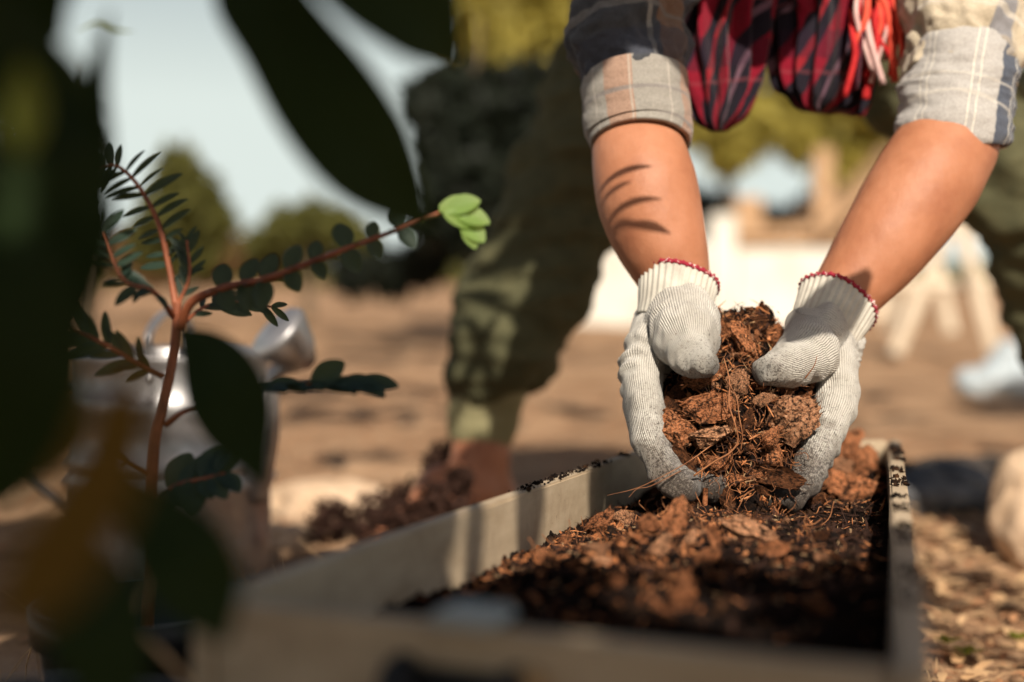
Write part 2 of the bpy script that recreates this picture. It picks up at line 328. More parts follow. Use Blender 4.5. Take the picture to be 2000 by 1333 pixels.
def board_mat():
    m, t, b = mat('cream_board', 0.6, 0.35); g = G(t); v = g.tc()
    col = g.ramp(g.noise(g.scale(v, (3, 3, 12)), 5, 6, 0.6), [(0.3, (0.38, 0.285, 0.185)), (0.7, (0.52, 0.41, 0.285))])
    gr = g.noise(g.scale(v, (60, 8, 8)), 3, 6, .7); col = g.mix(g.math('MULTIPLY', g.ramp(gr, [(0.5, (0, 0, 0)), (0.75, (1, 1, 1))]), 0.35), col, (0.28, 0.20, 0.13))
    sp = g.ramp(g.noise(v, 210, 4, 0.8), [(0.64, (0, 0, 0)), (0.69, (1, 1, 1))]); col = g.mix(g.math('MULTIPLY', sp, 0.7), col, (0.10, 0.07, 0.05))
    st2 = g.ramp(g.noise(v, 22, 5, 0.7), [(0.55, (0, 0, 0)), (0.8, (1, 1, 1))]); col = g.mix(g.math('MULTIPLY', st2, 0.5), col, (0.26, 0.19, 0.13))
    g.lk(col, b.inputs['Base Color']); g.bump(g.noise(v, 90, 5), 0.25, 0.002, b); return m
M['board'] = board_mat()
m, t, b = mat('galvanised_steel', 0.25, 0.7); g = G(t); b.inputs['Metallic'].default_value = 0.75; v = g.tc()
g.lk(g.ramp(g.noise(v, 25, 5), [(0.3, (0.27, 0.255, 0.26)), (0.7, (0.48, 0.47, 0.47))]), b.inputs['Base Color']); g.lk(g.ramp(g.noise(v, 60, 4), [(0.3, (0.3,) * 3), (0.7, (0.5,) * 3)]), b.inputs['Roughness']); M['steel'] = m
M['plastic'] = noisy('black_plastic', (0.008, 0.010, 0.013), (0.016, 0.018, 0.022), 12, 0.45, 0.4, 0.1, 0.002)
M['rubber'] = noisy('black_rubber', (0.01, 0.011, 0.012), (0.018, 0.018, 0.018), 30, 0.6, 0.3, 0.1, 0.002)
M['batten'] = noisy('raw_pine', (0.42, 0.27, 0.13), (0.52, 0.35, 0.18), 8, 0.7, 0.2, 0.3, 0.002, stretch=(4, 4, 1))
def leaf_mat(name, c, trans, tw=0.35, rough=0.35, spec=0.4):
    m, t, b = mat(name, rough, spec); g = G(t); v = g.tc(); oi = g.new('ShaderNodeObjectInfo').outputs['Random']
    col = g.mix(g.noise(v, 40, 4), tuple(x * 0.75 for x in c), tuple(x * 1.2 for x in c)); g.lk(col, b.inputs['Base Color'])
    tr = g.new('ShaderNodeBsdfTranslucent'); tr.inputs[0].default_value = tuple(trans) + (1,)
    mx = g.new('ShaderNodeMixShader'); mx.inputs[0].default_value = tw; out = [n for n in t.nodes if n.type == 'OUTPUT_MATERIAL'][0]
    g.lk(b.outputs[0], mx.inputs[1]); g.lk(tr.outputs[0], mx.inputs[2]); g.lk(mx.outputs[0], out.inputs[0]); g.bump(g.noise(v, 90, 3), 0.2, 0.001, b); return m
M['leaf_dark'] = leaf_mat('leaf_dark_green', (0.014, 0.026, 0.007), (0.035, 0.055, 0.006), 0.25, 0.6, 0.12)
M['leaf_yellow'] = leaf_mat('leaf_yellow', (0.13, 0.078, 0.016), (0.16, 0.085, 0.008), 0.4, 0.6, 0.12)
M['leaf_lime'] = leaf_mat('leaf_lime', (0.12, 0.14, 0.02), (0.40, 0.42, 0.04), 0.5)
M['leaflet'] = leaf_mat('leaflet_blue_green', (0.028, 0.050, 0.036), (0.14, 0.17, 0.03), 0.3, 0.45, 0.25)
M['leaflet_bright'] = leaf_mat('leaflet_bright', (0.22, 0.33, 0.09), (0.50, 0.65, 0.15), 0.45, 0.5)
M['added_canopy'] = leaf_mat('added_canopy_leaf', (0.03, 0.05, 0.015), (0.05, 0.07, 0.01), 0.12, 0.5)  # for the out-of-view leaves added to cast shade
M['stem'] = noisy('red_brown_stem', (0.13, 0.035, 0.016), (0.36, 0.11, 0.045), 50, 0.55, 0.4, 0.4, 0.001)
M['bark'] = noisy('tree_bark', (0.06, 0.045, 0.03), (0.16, 0.12, 0.08), 12, 0.9, 0.1, 0.8, 0.02, stretch=(1, 1, 0.2))
M['fol_olive'] = leaf_mat('foliage_olive', (0.34, 0.29, 0.07), (0.6, 0.5, 0.1), 0.35, 0.6, 0.2)
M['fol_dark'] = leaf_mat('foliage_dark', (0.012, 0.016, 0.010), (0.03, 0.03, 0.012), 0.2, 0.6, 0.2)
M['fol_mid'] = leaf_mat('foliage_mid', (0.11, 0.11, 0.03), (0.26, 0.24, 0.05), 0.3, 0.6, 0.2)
M['fol_brown'] = leaf_mat('foliage_dry', (0.22, 0.13, 0.06), (0.35, 0.20, 0.08), 0.3, 0.7, 0.2)
M['whitewash'] = noisy('whitewash', (0.50, 0.47, 0.41), (0.72, 0.70, 0.64), 2.2, 0.8, 0.2, 0.3, 0.01)
M['tanwood'] = noisy('weathered_tan_wood', (0.36, 0.22, 0.12), (0.50, 0.33, 0.20), 6, 0.8, 0.2, 0.4, 0.005)
M['palewood'] = noisy('pale_timber', (0.52, 0.42, 0.31), (0.68, 0.58, 0.45), 9, 0.8, 0.2, 0.3, 0.003)
M['darkwood'] = noisy('charred_wood', (0.02, 0.018, 0.016), (0.06, 0.05, 0.045), 18, 0.85, 0.2, 0.7, 0.01)
M['roof'] = noisy('clay_roofing', (0.30, 0.15, 0.09), (0.42, 0.24, 0.15), 12, 0.85, 0.2, 0.5, 0.01)
M['sack'] = noisy('white_sacking', (0.30, 0.35, 0.38), (0.44, 0.49, 0.52), 20, 0.7, 0.3, 0.5, 0.01)
M['rock'] = noisy('sandy_rock', (0.44, 0.30, 0.19), (0.64, 0.47, 0.33), 11, 0.9, 0.15, 0.9, 0.01)
M['slate'] = noisy('dark_rubble', (0.02, 0.022, 0.026), (0.10, 0.10, 0.105), 22, 0.85, 0.25, 0.8, 0.006, c3=(0.30, 0.28, 0.26))
M['straw'] = noisy('dry_straw', (0.38, 0.22, 0.11), (0.60, 0.40, 0.22), 12, 0.7, 0.2, 0.0)
M['litter'] = noisy('leaf_litter', (0.20, 0.08, 0.035), (0.50, 0.26, 0.13), 14, 0.8, 0.2, 0.3, 0.002)
M['litter_dark'] = noisy('dead_weed', (0.02, 0.010, 0.007), (0.05, 0.025, 0.018), 30, 0.9, 0.1, 0.0)
M['grass'] = leaf_mat('grass_blade', (0.16, 0.15, 0.04), (0.3, 0.28, 0.06), 0.3, 0.6)

# ------------------------------------------------------------------ ground
def gz(x, y):
    n = Vector((x * 1.3, y * 1.3, 0.3)); v = noise.noise(n) * 0.03 + noise.noise(n * 3.7) * 0.018 + noise.noise(n * 11) * 0.009 + noise.noise(n * 31) * 0.0025
    return v * min(1.0, max(0.0, (math.hypot(x, y) - 0.2))) - 0.012
xs = np.concatenate([-np.geomspace(0.012, 160, 190)[::-1], [0], np.geomspace(0.012, 160, 190)]) + 0.3
ys = np.concatenate([1.6 - np.geomspace(0.012, 60, 120)[::-1], [1.6], 1.6 + np.geomspace(0.012, 300, 190)])
V = [(x, y, gz(x, y) + max(0, (y - 30)) * 0.01) for y in ys for x in xs]; nx = len(xs)
F = [(j * nx + i, j * nx + i + 1, (j + 1) * nx + i + 1, (j + 1) * nx + i) for j in range(len(ys) - 1) for i in range(nx - 1)]
ground = link('ground', mesh('ground', V, F), M['ground']); tag(ground, 'dry sandy brown ground', None, None, 'structure')

def flat(px, py):
    """place on level ground seen at a pixel"""
    d = CAM_Z * FPX / ((py - 540)); p = P(px, py, d); p.z = gz(p.x, p.y); return p, d

# ------------------------------------------------------------------ planter box
A, B_, C_, D_ = P(450, 1165, .642), P(1752, 1300, .511), P(1735, 862, 1.52), P(1320, 860, 1.52)
TH = 0.013
planter = thing('planter_box', (A + C_) / 2 * 1.0, 'long open cream wooden planter tray filled with black soil under the gloved hands', 'planter')
planter.location.z = 0
down = Vector((0, 0, -0.172))
def board(p, q, outward):
    o = outward * TH
    me = prism([p, q, q + down, p + down], o, 0.0016); return me
def perp(p, q): v = (q - p); v.z = 0; v.normalize(); return Vector((v.y, -v.x, 0))
for (p, q, nm) in ((D_, A, 'side_board'), (B_, C_, 'side_board'), (A, B_, 'end_board'), (C_, D_, 'end_board')):
    v = (q - p).normalized(); ow = perp(p, q)
    if nm == 'side_board': p2, q2 = p - v * TH, q + v * TH
    else: p2, q2 = p + v * 0.0005, q - v * 0.0005
    wparent(link(nm, board(p2, q2, ow), M['board']), planter)
bottom = prism([c + down * 0.93 for c in (A, B_, C_, D_)], Vector((0, 0, -0.008)), 0.001); wparent(link('bottom_board', bottom, M['board']), planter)
def rim(s, t):
    """s along the length (0 near), t across (0 left)"""
    return (A * (1 - t) + B_ * t) * (1 - s) + (D_ * (1 - t) + C_ * t) * s
def sz(s, t):
    """soil below the rim"""
    p = rim(s, t)
    wall = -0.010 * math.exp(-(t / 0.25) ** 2) * min(1, s * 2.5)
    base = -0.036 + 0.012 * math.exp(-((s - 0.50) / 0.16) ** 2 - ((t - 0.5) / 0.3) ** 2) + 0.026 * math.exp(-((s - 0.93) / 0.12) ** 2 - ((t - 0.72) / 0.25) ** 2) + 0.004 * math.exp(-(s / 0.3) ** 2)
    n = Vector((p.x * 14, p.y * 14, 0)); r = noise.noise(n) * 0.008 + noise.noise(n * 2.6) * 0.005 + noise.noise(n * 7) * 0.003 + noise.noise(n * 19) * 0.002 + noise.noise(n * 45) * 0.0012
    return p.z + base + wall + r
ns, ntt = 420, 150; V = []
for i in range(ns):
    for j in range(ntt):
        s, t_ = i / (ns - 1), j / (ntt - 1); p = rim(s, t_); V.append((p.x, p.y, sz(s, t_)))
F = [(i * ntt + j, i * ntt + j + 1, (i + 1) * ntt + j + 1, (i + 1) * ntt + j) for i in range(ns - 1) for j in range(ntt - 1)]
soil = link('soil', mesh('soil', V, F), M['soil']); wparent(soil, planter)
tag(soil, 'black crumbly potting soil')
# hardware on the near end
mid = A * 0.57 + B_ * 0.43; vv = (B_ - A).normalized(); ow = perp(A, B_); up = Vector((0, 0, 1))
clip = Bag()
def frame_box(c, a, b_, c3, sa, sb, sc, bevel=0.002):
    return prism([c - a * sa - b_ * sb - c3 * sc, c + a * sa - b_ * sb - c3 * sc, c + a * sa + b_ * sb - c3 * sc, c - a * sa + b_ * sb - c3 * sc], c3 * 2 * sc, bevel)
M['zinc'] = noisy('zinc_plate', (0.30, 0.33, 0.33), (0.38, 0.41, 0.41), 60, 0.35, 0.6, 0.1, 0.001)
wparent(link('metal_clip', frame_box(mid + ow * TH / 2 + up * 0.004, vv, ow, up, 0.014, 0.014, 0.003), M['zinc']), planter)
hb = Bag()
for k in range(17):
    pass
hp = [mid + ow * (TH + 0.004) + vv * x + up * (z - .010) + ow * o for x, z, o in ((-0.026, -0.008, 0), (-0.024, -0.012, 0.012), (-0.014, -0.030, 0.018), (0.0, -0.036, 0.02), (0.014, -0.030, 0.018), (0.024, -0.012, 0.012), (0.026, -0.008, 0))]
V, F, uv = tube(hp, 0.0075, 10, 26); wparent(link('pull_handle', mesh('pull_handle', V, F, uv=uv), M['rubber']), planter)
wparent(link('handle_plate', frame_box(mid + ow * (TH + 0.003) - up * 0.026, vv, ow, up, 0.026, 0.003, 0.010), M['rubber']), planter)
bat = A * 0.475 + B_ * 0.525; wparent(link('batten', frame_box(bat + ow * (TH + 0.006) - up * 0.060, vv, ow, up, 0.008, 0.006, 0.048, 0.002), M['batten']), planter)

# ------------------------------------------------------------------ husk chips
def chip_mesh(kind, seed):
    r = random.Random(seed); bm = bmesh.new(); bmesh.ops.create_icosphere(bm, subdivisions=4, radius=1.0)
    e = {'block': 5.0, 'slab': 4.0, 'sliver': 3.5, 'shell': 3.0, 'nub': 2.6}[kind]
    sx, sy, sz_ = {'block': (1, .78, .36), 'slab': (1, .66, .14), 'sliver': (1, .24, .13), 'shell': (1, .72, .14), 'nub': (1, .70, .46)}[kind]
    cut = [(Vector((r.uniform(-1, 1), r.uniform(-1, 1), r.uniform(-.5, .5))).normalized(), r.uniform(.48, .86)) for _ in range(10)]
    for v in bm.verts:
        c = v.co; n = (abs(c.x) ** e + abs(c.y) ** e + abs(c.z) ** e) ** (-1 / e); c = c * n
        for pn, pd in cut:
            q = c.dot(pn)
            if q > pd: c = c - pn * (q - pd)
        q = Vector((c.x * 1.2 + seed, c.y * 1.6, c.z * 1.6)); f = 1.12 + 0.12 * noise.noise(q) + 0.07 * noise.noise(q * 3.1)
        c = c * f
        ridge = noise.noise(Vector((c.x * 1.5 + seed * 3, c.y * 9, c.z * 7))) * 0.16 + noise.noise(Vector((c.x * 5 + seed, c.y * 20, c.z * 14))) * 0.10
        d = Vector((c.x * 0.35, c.y, c.z)).normalized(); c = c + d * ridge * (1.4 if kind in ('slab', 'shell') else 1)
        c = Vector((c.x * sx, c.y * sy, c.z * sz_))
        if kind == 'shell': c.z += 0.45 * c.y * c.y + 0.15 * c.x * c.x
        if kind == 'sliver': c.y += 0.12 * math.sin(c.x * 2 + seed); s = 1 - 0.6 * max(0, c.x) ** 2; c.y *= s; c.z *= s
        # torn ends
        if abs(c.x) > 0.78 * sx: c.x += 0.16 * noise.noise(Vector((seed, c.y * 14, c.z * 14)))
        v.co = c * 0.5
    # torn fibres at the ends
    for _ in range(10 if kind != 'nub' else 4):
        sd_ = r.choice((-1, 1)); y0, z0 = r.uniform(-.8, .8) * sy * .45, r.uniform(-.5, .5) * sz_ * .45
        base = Vector((sd_ * 0.42 * sx, y0, z0)); tip = base + Vector((sd_ * r.uniform(.1, .28), r.uniform(-.15, .15), r.uniform(-.08, .14)))
        wv = Vector((0, 0.012, 0)); wz = Vector((0, 0, 0.012)); a = [bm.verts.new(base + wv), bm.verts.new(base - wv), bm.verts.new(base + wz), bm.verts.new(tip)]
        for f in ((0, 1, 3), (1, 2, 3), (2, 0, 3)): bm.faces.new([a[i] for i in f])
    bm.normal_update(); core_v = [(v.co.copy(), v.normal.copy()) for v in bm.verts]
    for _ in range(34):
        c, n = r.choice(core_v); L = r.uniform(.10, .34); dx = Vector((1, r.uniform(-.3, .3), r.uniform(-.3, .3))); dx = (dx - n * dx.dot(n) * .8).normalized(); w_ = r.uniform(.006, .020); sd2 = dx.cross(n).normalized() * w_
        lift0, lift1 = r.uniform(.0, .012), r.uniform(.0, .05) if r.random() < .6 else r.uniform(.05, .12); a0 = c - dx * L * .5 + n * lift0; a1 = c + n * (.012 + lift0); a2 = c + dx * L * .5 + n * lift1
        q = [bm.verts.new(p_) for p_ in (a0 - sd2 * .4, a0 + sd2 * .4, a1 - sd2, a1 + sd2, a1 + n * w_ * .9, a2)]
        for f in ((0, 1, 3, 2), (2, 3, 5), (2, 4, 5), (4, 3, 5), (0, 2, 4), (1, 4, 3), (0, 4, 1)):
            try: bm.faces.new([q[i] for i in f])
            except ValueError: pass
    me = bpy.data.meshes.new('husk_chip'); bm.to_mesh(me); bm.free(); return me
CH = {k: [chip_mesh(k, i * 7 + j * 31 + 3) for j in range(5)] for i, k in enumerate(('block', 'slab', 'sliver', 'shell', 'nub'))}
CHM = {}
ADJ = {'chip': 'rust', 'chip_dark': 'dark brown', 'chip_pale': 'pale tan'}; SHP = {'nub': 'crumb', 'block': 'chunk', 'slab': 'flake', 'sliver': 'splinter', 'shell': 'curl'}
def chip(kind, var, loc, size, rot, material, label, group=None, name='husk_chip', cat='husk chip', asp=1.0):
    key = (kind, var % len(CH[kind]), material)
    if key not in CHM: me = CH[kind][key[1]].copy(); me.materials.clear(); me.materials.append(M[material]); CHM[key] = me
    o = bpy.data.objects.new(name, CHM[key]); COL.objects.link(o); o.location = loc; o.rotation_euler = rot; o.scale = (size, size * asp, size)
    return tag(o, label, cat, group)

# ------------------------------------------------------------------ gloves
GD = 1.20
def gp(x, y, d, rpx): return (P(x, y, d), MM(rpx, d))
left_chains = [
    [gp(1318, 590, 1.235, 66), gp(1305, 640, 1.23, 66), gp(1296, 700, 1.235, 66), gp(1320, 770, 1.26, 60)],            # heel of the hand, palm
    [gp(1333, 628, 1.20, 70), gp(1340, 660, 1.175, 66), gp(1352, 692, 1.155, 47), gp(1374, 706, 1.143, 30)],            # thumb
    [gp(1278, 650, 1.215, 46), gp(1254, 712, 1.195, 44), gp(1257, 790, 1.175, 38), gp(1270, 860, 1.158, 36), gp(1302, 925, 1.145, 33), gp(1340, 950, 1.140, 31)],   # index
    [gp(1300, 700, 1.235, 44), gp(1290, 800, 1.220, 38), gp(1310, 880, 1.195, 36), gp(1350, 935, 1.165, 34), gp(1392, 950, 1.150, 31)],
    [gp(1335, 720, 1.250, 44), gp(1335, 820, 1.245, 38), gp(1362, 900, 1.215, 35), gp(1410, 945, 1.180, 32), gp(1432, 950, 1.175, 28)],
    [gp(1370, 740, 1.255, 40), gp(1385, 830, 1.255, 34), gp(1410, 900, 1.235, 30), gp(1440, 925, 1.215, 27)],
]
right_chains = [
    [gp(1622, 630, 1.235, 64), gp(1620, 680, 1.23, 62), gp(1600, 740, 1.24, 66), gp(1580, 790, 1.26, 60)],
    [gp(1596, 648, 1.205, 60), gp(1573, 640, 1.205, 40), gp(1580, 688, 1.178, 58), gp(1540, 711, 1.155, 44), gp(1508, 722, 1.143, 34)],
    [gp(1632, 676, 1.21, 44), gp(1636, 756, 1.190, 42), gp(1634, 800, 1.178, 40), gp(1600, 880, 1.160, 37), gp(1570, 938, 1.150, 32), gp(1538, 975, 1.144, 28)],
    [gp(1605, 750, 1.235, 44), gp(1600, 830, 1.215, 40), gp(1565, 900, 1.190, 37), gp(1528, 950, 1.165, 32), gp(1496, 965, 1.155, 28)],
    [gp(1570, 760, 1.250, 42), gp(1560, 840, 1.240, 38), gp(1528, 905, 1.210, 34), gp(1490, 945, 1.180, 30)],
    [gp(1540, 760, 1.255, 38), gp(1520, 850, 1.250, 34), gp(1490, 910, 1.235, 30), gp(1462, 935, 1.215, 27)],
]
MULCH_C = P(1445, 830, 1.14)
def make_glove(chains, nm):
    caps = []
    for c in chains: caps += chain(c)
    V, F = sdf_surface(caps, 0.0013, 0.0032)
    # fabric folds and slack
    N = vnormals(V, F); n1 = fbm(V, 34, 3.1, 2)
    U0, W0_ = nearest_bone(V, chains); crease = np.sin(W0_ * 420 + n1 * 4) * np.clip(fbm(V, 26, 5.5, 1) * 2.2, 0, 1)
    mp = fbm(V * np.array([1, 1, 0.35]), 110, 9.0, 2)
    V = V + N * (n1 * 0.0024 + mp * 0.0013 + crease * 0.0020)[:, None]
    U, W = nearest_bone(V, chains)
    dist = np.linalg.norm((V - np.array(MULCH_C)) * np.array([1, 0.7, 1]), axis=1)
    z = V[:, 2]; zt = P(1440, 720, 1.2).z; zb = P(1440, 985, 1.15).z
    low = np.clip((zt - z) / (zt - zb), 0, 1); inn = np.clip(1 - (dist - 0.035) / 0.05, 0, 1)
    dirt = np.clip(low ** 2.0 * 0.72 + inn * 0.38 + 0.15, 0, 1)
    return mesh('glove', V, F, attrs={'ku': U, 'kv': W, 'dirt': dirt})

person = thing('person', (0.30, 1.9, 0), 'gardener in plaid shirt and olive trousers bending over the planter with white gloves', 'person')
gl = wparent(link('glove', make_glove(left_chains, 'l'), M['knit']), person); tag(gl, 'white knit glove on the hand at the left of the chips, slightly shaded')
gr = wparent(link('glove', make_glove(right_chains, 'r'), M['knit']), person); tag(gr, 'white knit glove on the sunlit hand at the right of the chips')

# knitted glove cuffs with a red overlocked edge; rows px, py, depth, rx px, ry(m factor)
def glove_cuff(rows, par, ref, ell=0.9):
    pts = [tuple(P(x, y, d)) + (MM(rx, d), MM(rx, d) * ell) for x, y, d, rx in rows]; rows_ = smooth_path(pts, 22)
    ribs = 34
    V, F, uv = loft(rows_, ribs * 6, False, lambda a, k: 1 + 0.030 * math.cos(a * ribs) * (0.4 + 0.6 * k) + 0.035 * math.sin(2 * a + 3 * k) * k + 0.02 * math.sin(5 * a + 1) * k, inner=0.0022, ref=ref)
    wparent(link('ribbed_cuff', mesh('ribbed_cuff', V, F, uv=uv), M['cuffknit']), par)
    n = ribs * 6; ring = V[(len(rows_) - 1) * n: len(rows_) * n]; c = ring.mean(0)
    bag = Bag(); ax = rows_[-1][:3] - rows_[-2][:3]; ax /= np.linalg.norm(ax)
    K = 60; r0 = ring[:: max(1, n // K)]; K = len(r0)
    V2 = []; F2 = []; m_ = 8
    for i in range(K * 2):
        p = r0[(i // 2) % K] if i % 2 == 0 else (r0[(i // 2) % K] + r0[(i // 2 + 1) % K]) / 2
        rad = p - c; rad /= np.linalg.norm(rad); rr = 0.0017 if i % 2 == 0 else 0.0012
        for j in range(m_):
            a = 2 * math.pi * j / m_; V2.append(p + rad * math.cos(a) * rr + ax * math.sin(a) * rr * 1.5)
    T_ = K * 2
    F2 = [(i * m_ + j, i * m_ + (j + 1) % m_, ((i + 1) % T_) * m_ + (j + 1) % m_, ((i + 1) % T_) * m_ + j) for i in range(T_) for j in range(m_)]
    wparent(link('red_edging', mesh('red_edging', np.array(V2), F2), M['overlock']), par)
glove_cuff([(1312, 628, 1.222, 70), (1318, 600, 1.224, 71), (1322, 575, 1.228, 73), (1327, 548, 1.234, 77)], gl, (0, 1, 0.01))
glove_cuff([(1608, 655, 1.222, 68), (1618, 630, 1.226, 71), (1628, 610, 1.230, 74), (1637, 592, 1.236, 79)], gr, (0, 1, 0.01))

# ------------------------------------------------------------------ body
def bp(x, y, d, r): return (P(x, y, d), r)
vw = Vector
LW, RW = P(1315, 600, 1.235), P(1632, 612, 1.24)
larm = [(LW, .023), (P(1319, 545, 1.245), .0255), (P(1300, 495, 1.245), .0315), (P(1283, 450, 1.25), .0365), (P(1268, 400, 1.255), .0395), (P(1259, 355, 1.26), .0400), (P(1247, 300, 1.275), .0372), (P(1240, 225, 1.29), .033), (P(1225, 110, 1.31), .031)]
rarm = [(RW, .023), (P(1650, 575, 1.25), .0255), (P(1690, 525, 1.255), .031), (P(1730, 470, 1.26), .037), (P(1775, 405, 1.27), .0415), (P(1815, 345, 1.28), .0435), (P(1852, 282, 1.295), .0410), (P(1875, 215, 1.31), .034), (P(1888, 130, 1.33), .031)]
lsh, rsh = vw((.185, 1.47, .80)), vw((.465, 1.47, .80)); neck = vw((.27, 1.40, .86)); head = vw((.27, 1.27, .84))
hipc = vw((.27, 1.95, .88)); lhip, rhip = vw((.205, 1.96, .84)), vw((.37, 1.96, .84))
lknee, lank = P(1078, 430, 1.93), P(940, 880, 1.95); rknee, rank = vw((.665, 1.80, .46)), vw((.80, 1.86, .10))
body_caps = chain(larm + [(lsh, .036)]) + chain(rarm + [(rsh, .036)])
body_caps += chain([(lsh, .055), (vw((.18, 1.50, .83)), .085), (vw((.27, 1.5, .83)), .095), (vw((.36, 1.50, .83)), .085), (rsh, .055)])
body_caps += chain([(vw((.27, 1.50, .84)), .10), (vw((.27, 1.72, .86)), .105), (hipc, .115)]) + chain([(vw((.22, 1.52, .83)), .09), (vw((.22, 1.9, .85)), .10)]) + chain([(vw((.32, 1.52, .83)), .09), (vw((.32, 1.9, .85)), .10)])
body_caps += chain([(vw((.27, 1.46, .86)), .055), (neck, .052), (vw((.27, 1.33, .86)), .06)])
body_caps += chain([(vw((.27, 1.30, .875)), .088), (vw((.27, 1.23, .845)), .082)]) + chain([(vw((.27, 1.25, .83)), .07), (vw((.27, 1.24, .785)), .052)])
body_caps += chain([(vw((.27, 1.235, .755)), .010), (vw((.27, 1.215, .742)), .014)])   # nose, looking down at the hands
for s in (-1, 1): body_caps += chain([(vw((.27 + s * .083, 1.30, .85)), .016), (vw((.27 + s * .086, 1.29, .87)), .018)])
foot_tip = P(800, 1012, 1.86); foot_tip.z = 0.03; heel = vw((lank.x + .015, lank.y + .035, .045))
body_caps += chain([(lhip, .070), (lknee, .052), (P(985, 670, 1.95), .044), (P(950, 790, 1.955), .034), (lank, .032), (heel, .032)])
body_caps += chain([(lank, .035), (lank + vw((-.015, -.02, -.055)), .037), ((lank * .45 + foot_tip * .55), .034), (foot_tip, .024)]) + chain([(heel, .034), (foot_tip + vw((.03, .04, -.004)), .024)])
side = (foot_tip - heel); side.z = 0; side.normalize(); sv_ = vw((-side.y, side.x, 0))
for k in range(5):
    o = sv_ * (k - 2) * 0.017; l_ = (0.045, 0.040, 0.036, 0.031, 0.026)[k]; body_caps += chain([(foot_tip + o * .8, .016 if k else .018), (foot_tip + o + side * l_ + vw((0, 0, -.010)), .0095 if k else .0125)])
body_caps += chain([(rhip, .085), (rknee, .060), (rank, .036), (rank + vw((.01, .04, -.055)), .034)]) + chain([(rank, .035), (rank + vw((.03, -.08, -.055)), .034), (rank + vw((.05, -.16, -.075)), .024)])
V, F = sdf_surface(body_caps, 0.0055, 0.018)
body = wparent(link('body', mesh('body', V, F), M['skin']), person); tag(body, 'tanned bare forearms and ankles')
# hair
hv, hf = sdf_surface(chain([(vw((.27, 1.315, .89)), .094), (vw((.27, 1.235, .872)), .084)]) + chain([(vw((.27, 1.36, .87)), .07), (vw((.27, 1.37, .86)), .06)]), 0.006, 0.02)
hv = hv + vnormals(hv, hf) * (fbm(hv * np.array([1, .2, 1]), 90, 2, 2) * 0.004)[:, None]
wparent(link('hair', mesh('hair', hv, hf), M['hair']), person)
for s in (-1, 1):
    bm = bmesh.new(); bmesh.ops.create_uvsphere(bm, u_segments=16, v_segments=10, radius=0.012); me = bpy.data.meshes.new('eye'); bm.to_mesh(me); bm.free()
    e = link('eye', me, M['eye']); e.location = (.27 + s * .032, 1.222, .772); wparent(e, person); e.matrix_parent_inverse = world(person).inverted()

# shirt
shirt_caps = chain([(vw((.21, 1.49, .83)), .105), (vw((.21, 1.7, .84)), .110), (vw((.225, 1.97, .87)), .115)]) + chain([(vw((.34, 1.49, .83)), .105), (vw((.34, 1.7, .84)), .110), (vw((.34, 1.97, .87)), .125)])
shirt_caps += chain([(lsh, .066), (vw((.2, 1.5, .83)), .10)]) + chain([(rsh, .066), (vw((.34, 1.5, .83)), .10)]) + chain([(vw((.27, 1.44, .86)), .07), (vw((.27, 1.52, .86)), .1)])
shirt_caps += chain([(vw((.20, 1.50, .715)), .036), (vw((.34, 1.50, .715)), .036)]) + chain([(vw((.22, 1.62, .73)), .04), (vw((.33, 1.62, .73)), .04)])
V, F = sdf_surface(shirt_caps, 0.007, 0.03); N = vnormals(V, F); V = V + N * (fbm(V * np.array([1, .6, 1]), 13, 5, 3) * 0.010)[:, None]
shirt = wparent(link('shirt', mesh('shirt', V, F), M['shirt_body']), person); tag(shirt, 'faded checked shirt with rolled sleeves')
def garment(rows, n, samples, amp, m, name, par, seed, ref=(0, 1, .01), inner=0.0022, freq=30, stretch=(1, 1, 1), fine=0.3, ell=1.0, label=None):
    pts = [tuple(p) + (r, r * ell) for p, r in rows]; rw = smooth_path(pts, samples); V, F, uv = loft(rw, n, False, None, inner, ref)
    C = rw[:, :3].repeat(n, axis=0); C = np.vstack([C, C]); d = V - C; dl = np.linalg.norm(d, axis=1)[:, None]
    half = len(V) // 2; f = fbm(V[:half] * np.array(stretch), freq, seed, 3); f2 = fbm(V[:half] * np.array(stretch), freq * 3, seed + 4, 2) * fine
    f = np.concatenate([f + f2, f + f2]); V = V + d / dl * (f * amp)[:, None]
    o = wparent(link(name, mesh(name, V, F, uv=uv), m), par)
    if label: o['label'] = label
    return o
garment([(P(1240, 172, 1.292), .0450), (P(1232, 120, 1.30), .050), (P(1224, 30, 1.32), .054), (P(1285, -95, 1.36), .057), (lsh * .6 + P(1285, -95, 1.36) * .4, .061), (lsh + vw((.02, .02, 0)), 0.066)], 110, 110, 0.0105, M['shirt_shaded'], 'sleeve', shirt, 11, stretch=(1.0, 1, .9), freq=26, label='plaid sleeve with its shade put into dark cloth colours')
garment([(P(1872, 168, 1.318), .047), (P(1880, 110, 1.33), .053), (P(1888, 20, 1.35), .056), (P(1895, -90, 1.39), .060), (rsh * .6 + P(1895, -90, 1.39) * .4, .066), (rsh + vw((-.02, .02, 0)), .070)], 110, 110, 0.0120, M['shirt_sunlit'], 'sleeve', shirt, 3, stretch=(1.0, 1, .9), freq=24, label='cream plaid sleeve with sunlight put into its pale colours')
garment([(P(1250, 284, 1.275), .0445), (P(1249, 260, 1.28), .0475), (P(1243, 215, 1.285), .0485), (P(1240, 170, 1.29), .0485), (P(1239, 157, 1.292), .0470)], 120, 50, 0.0018, M['cuff_dark'], 'rolled_cuff', shirt, 21, freq=30, stretch=(.4, .4, 1.6), inner=0.004, label='rolled grey and orange plaid cuff')
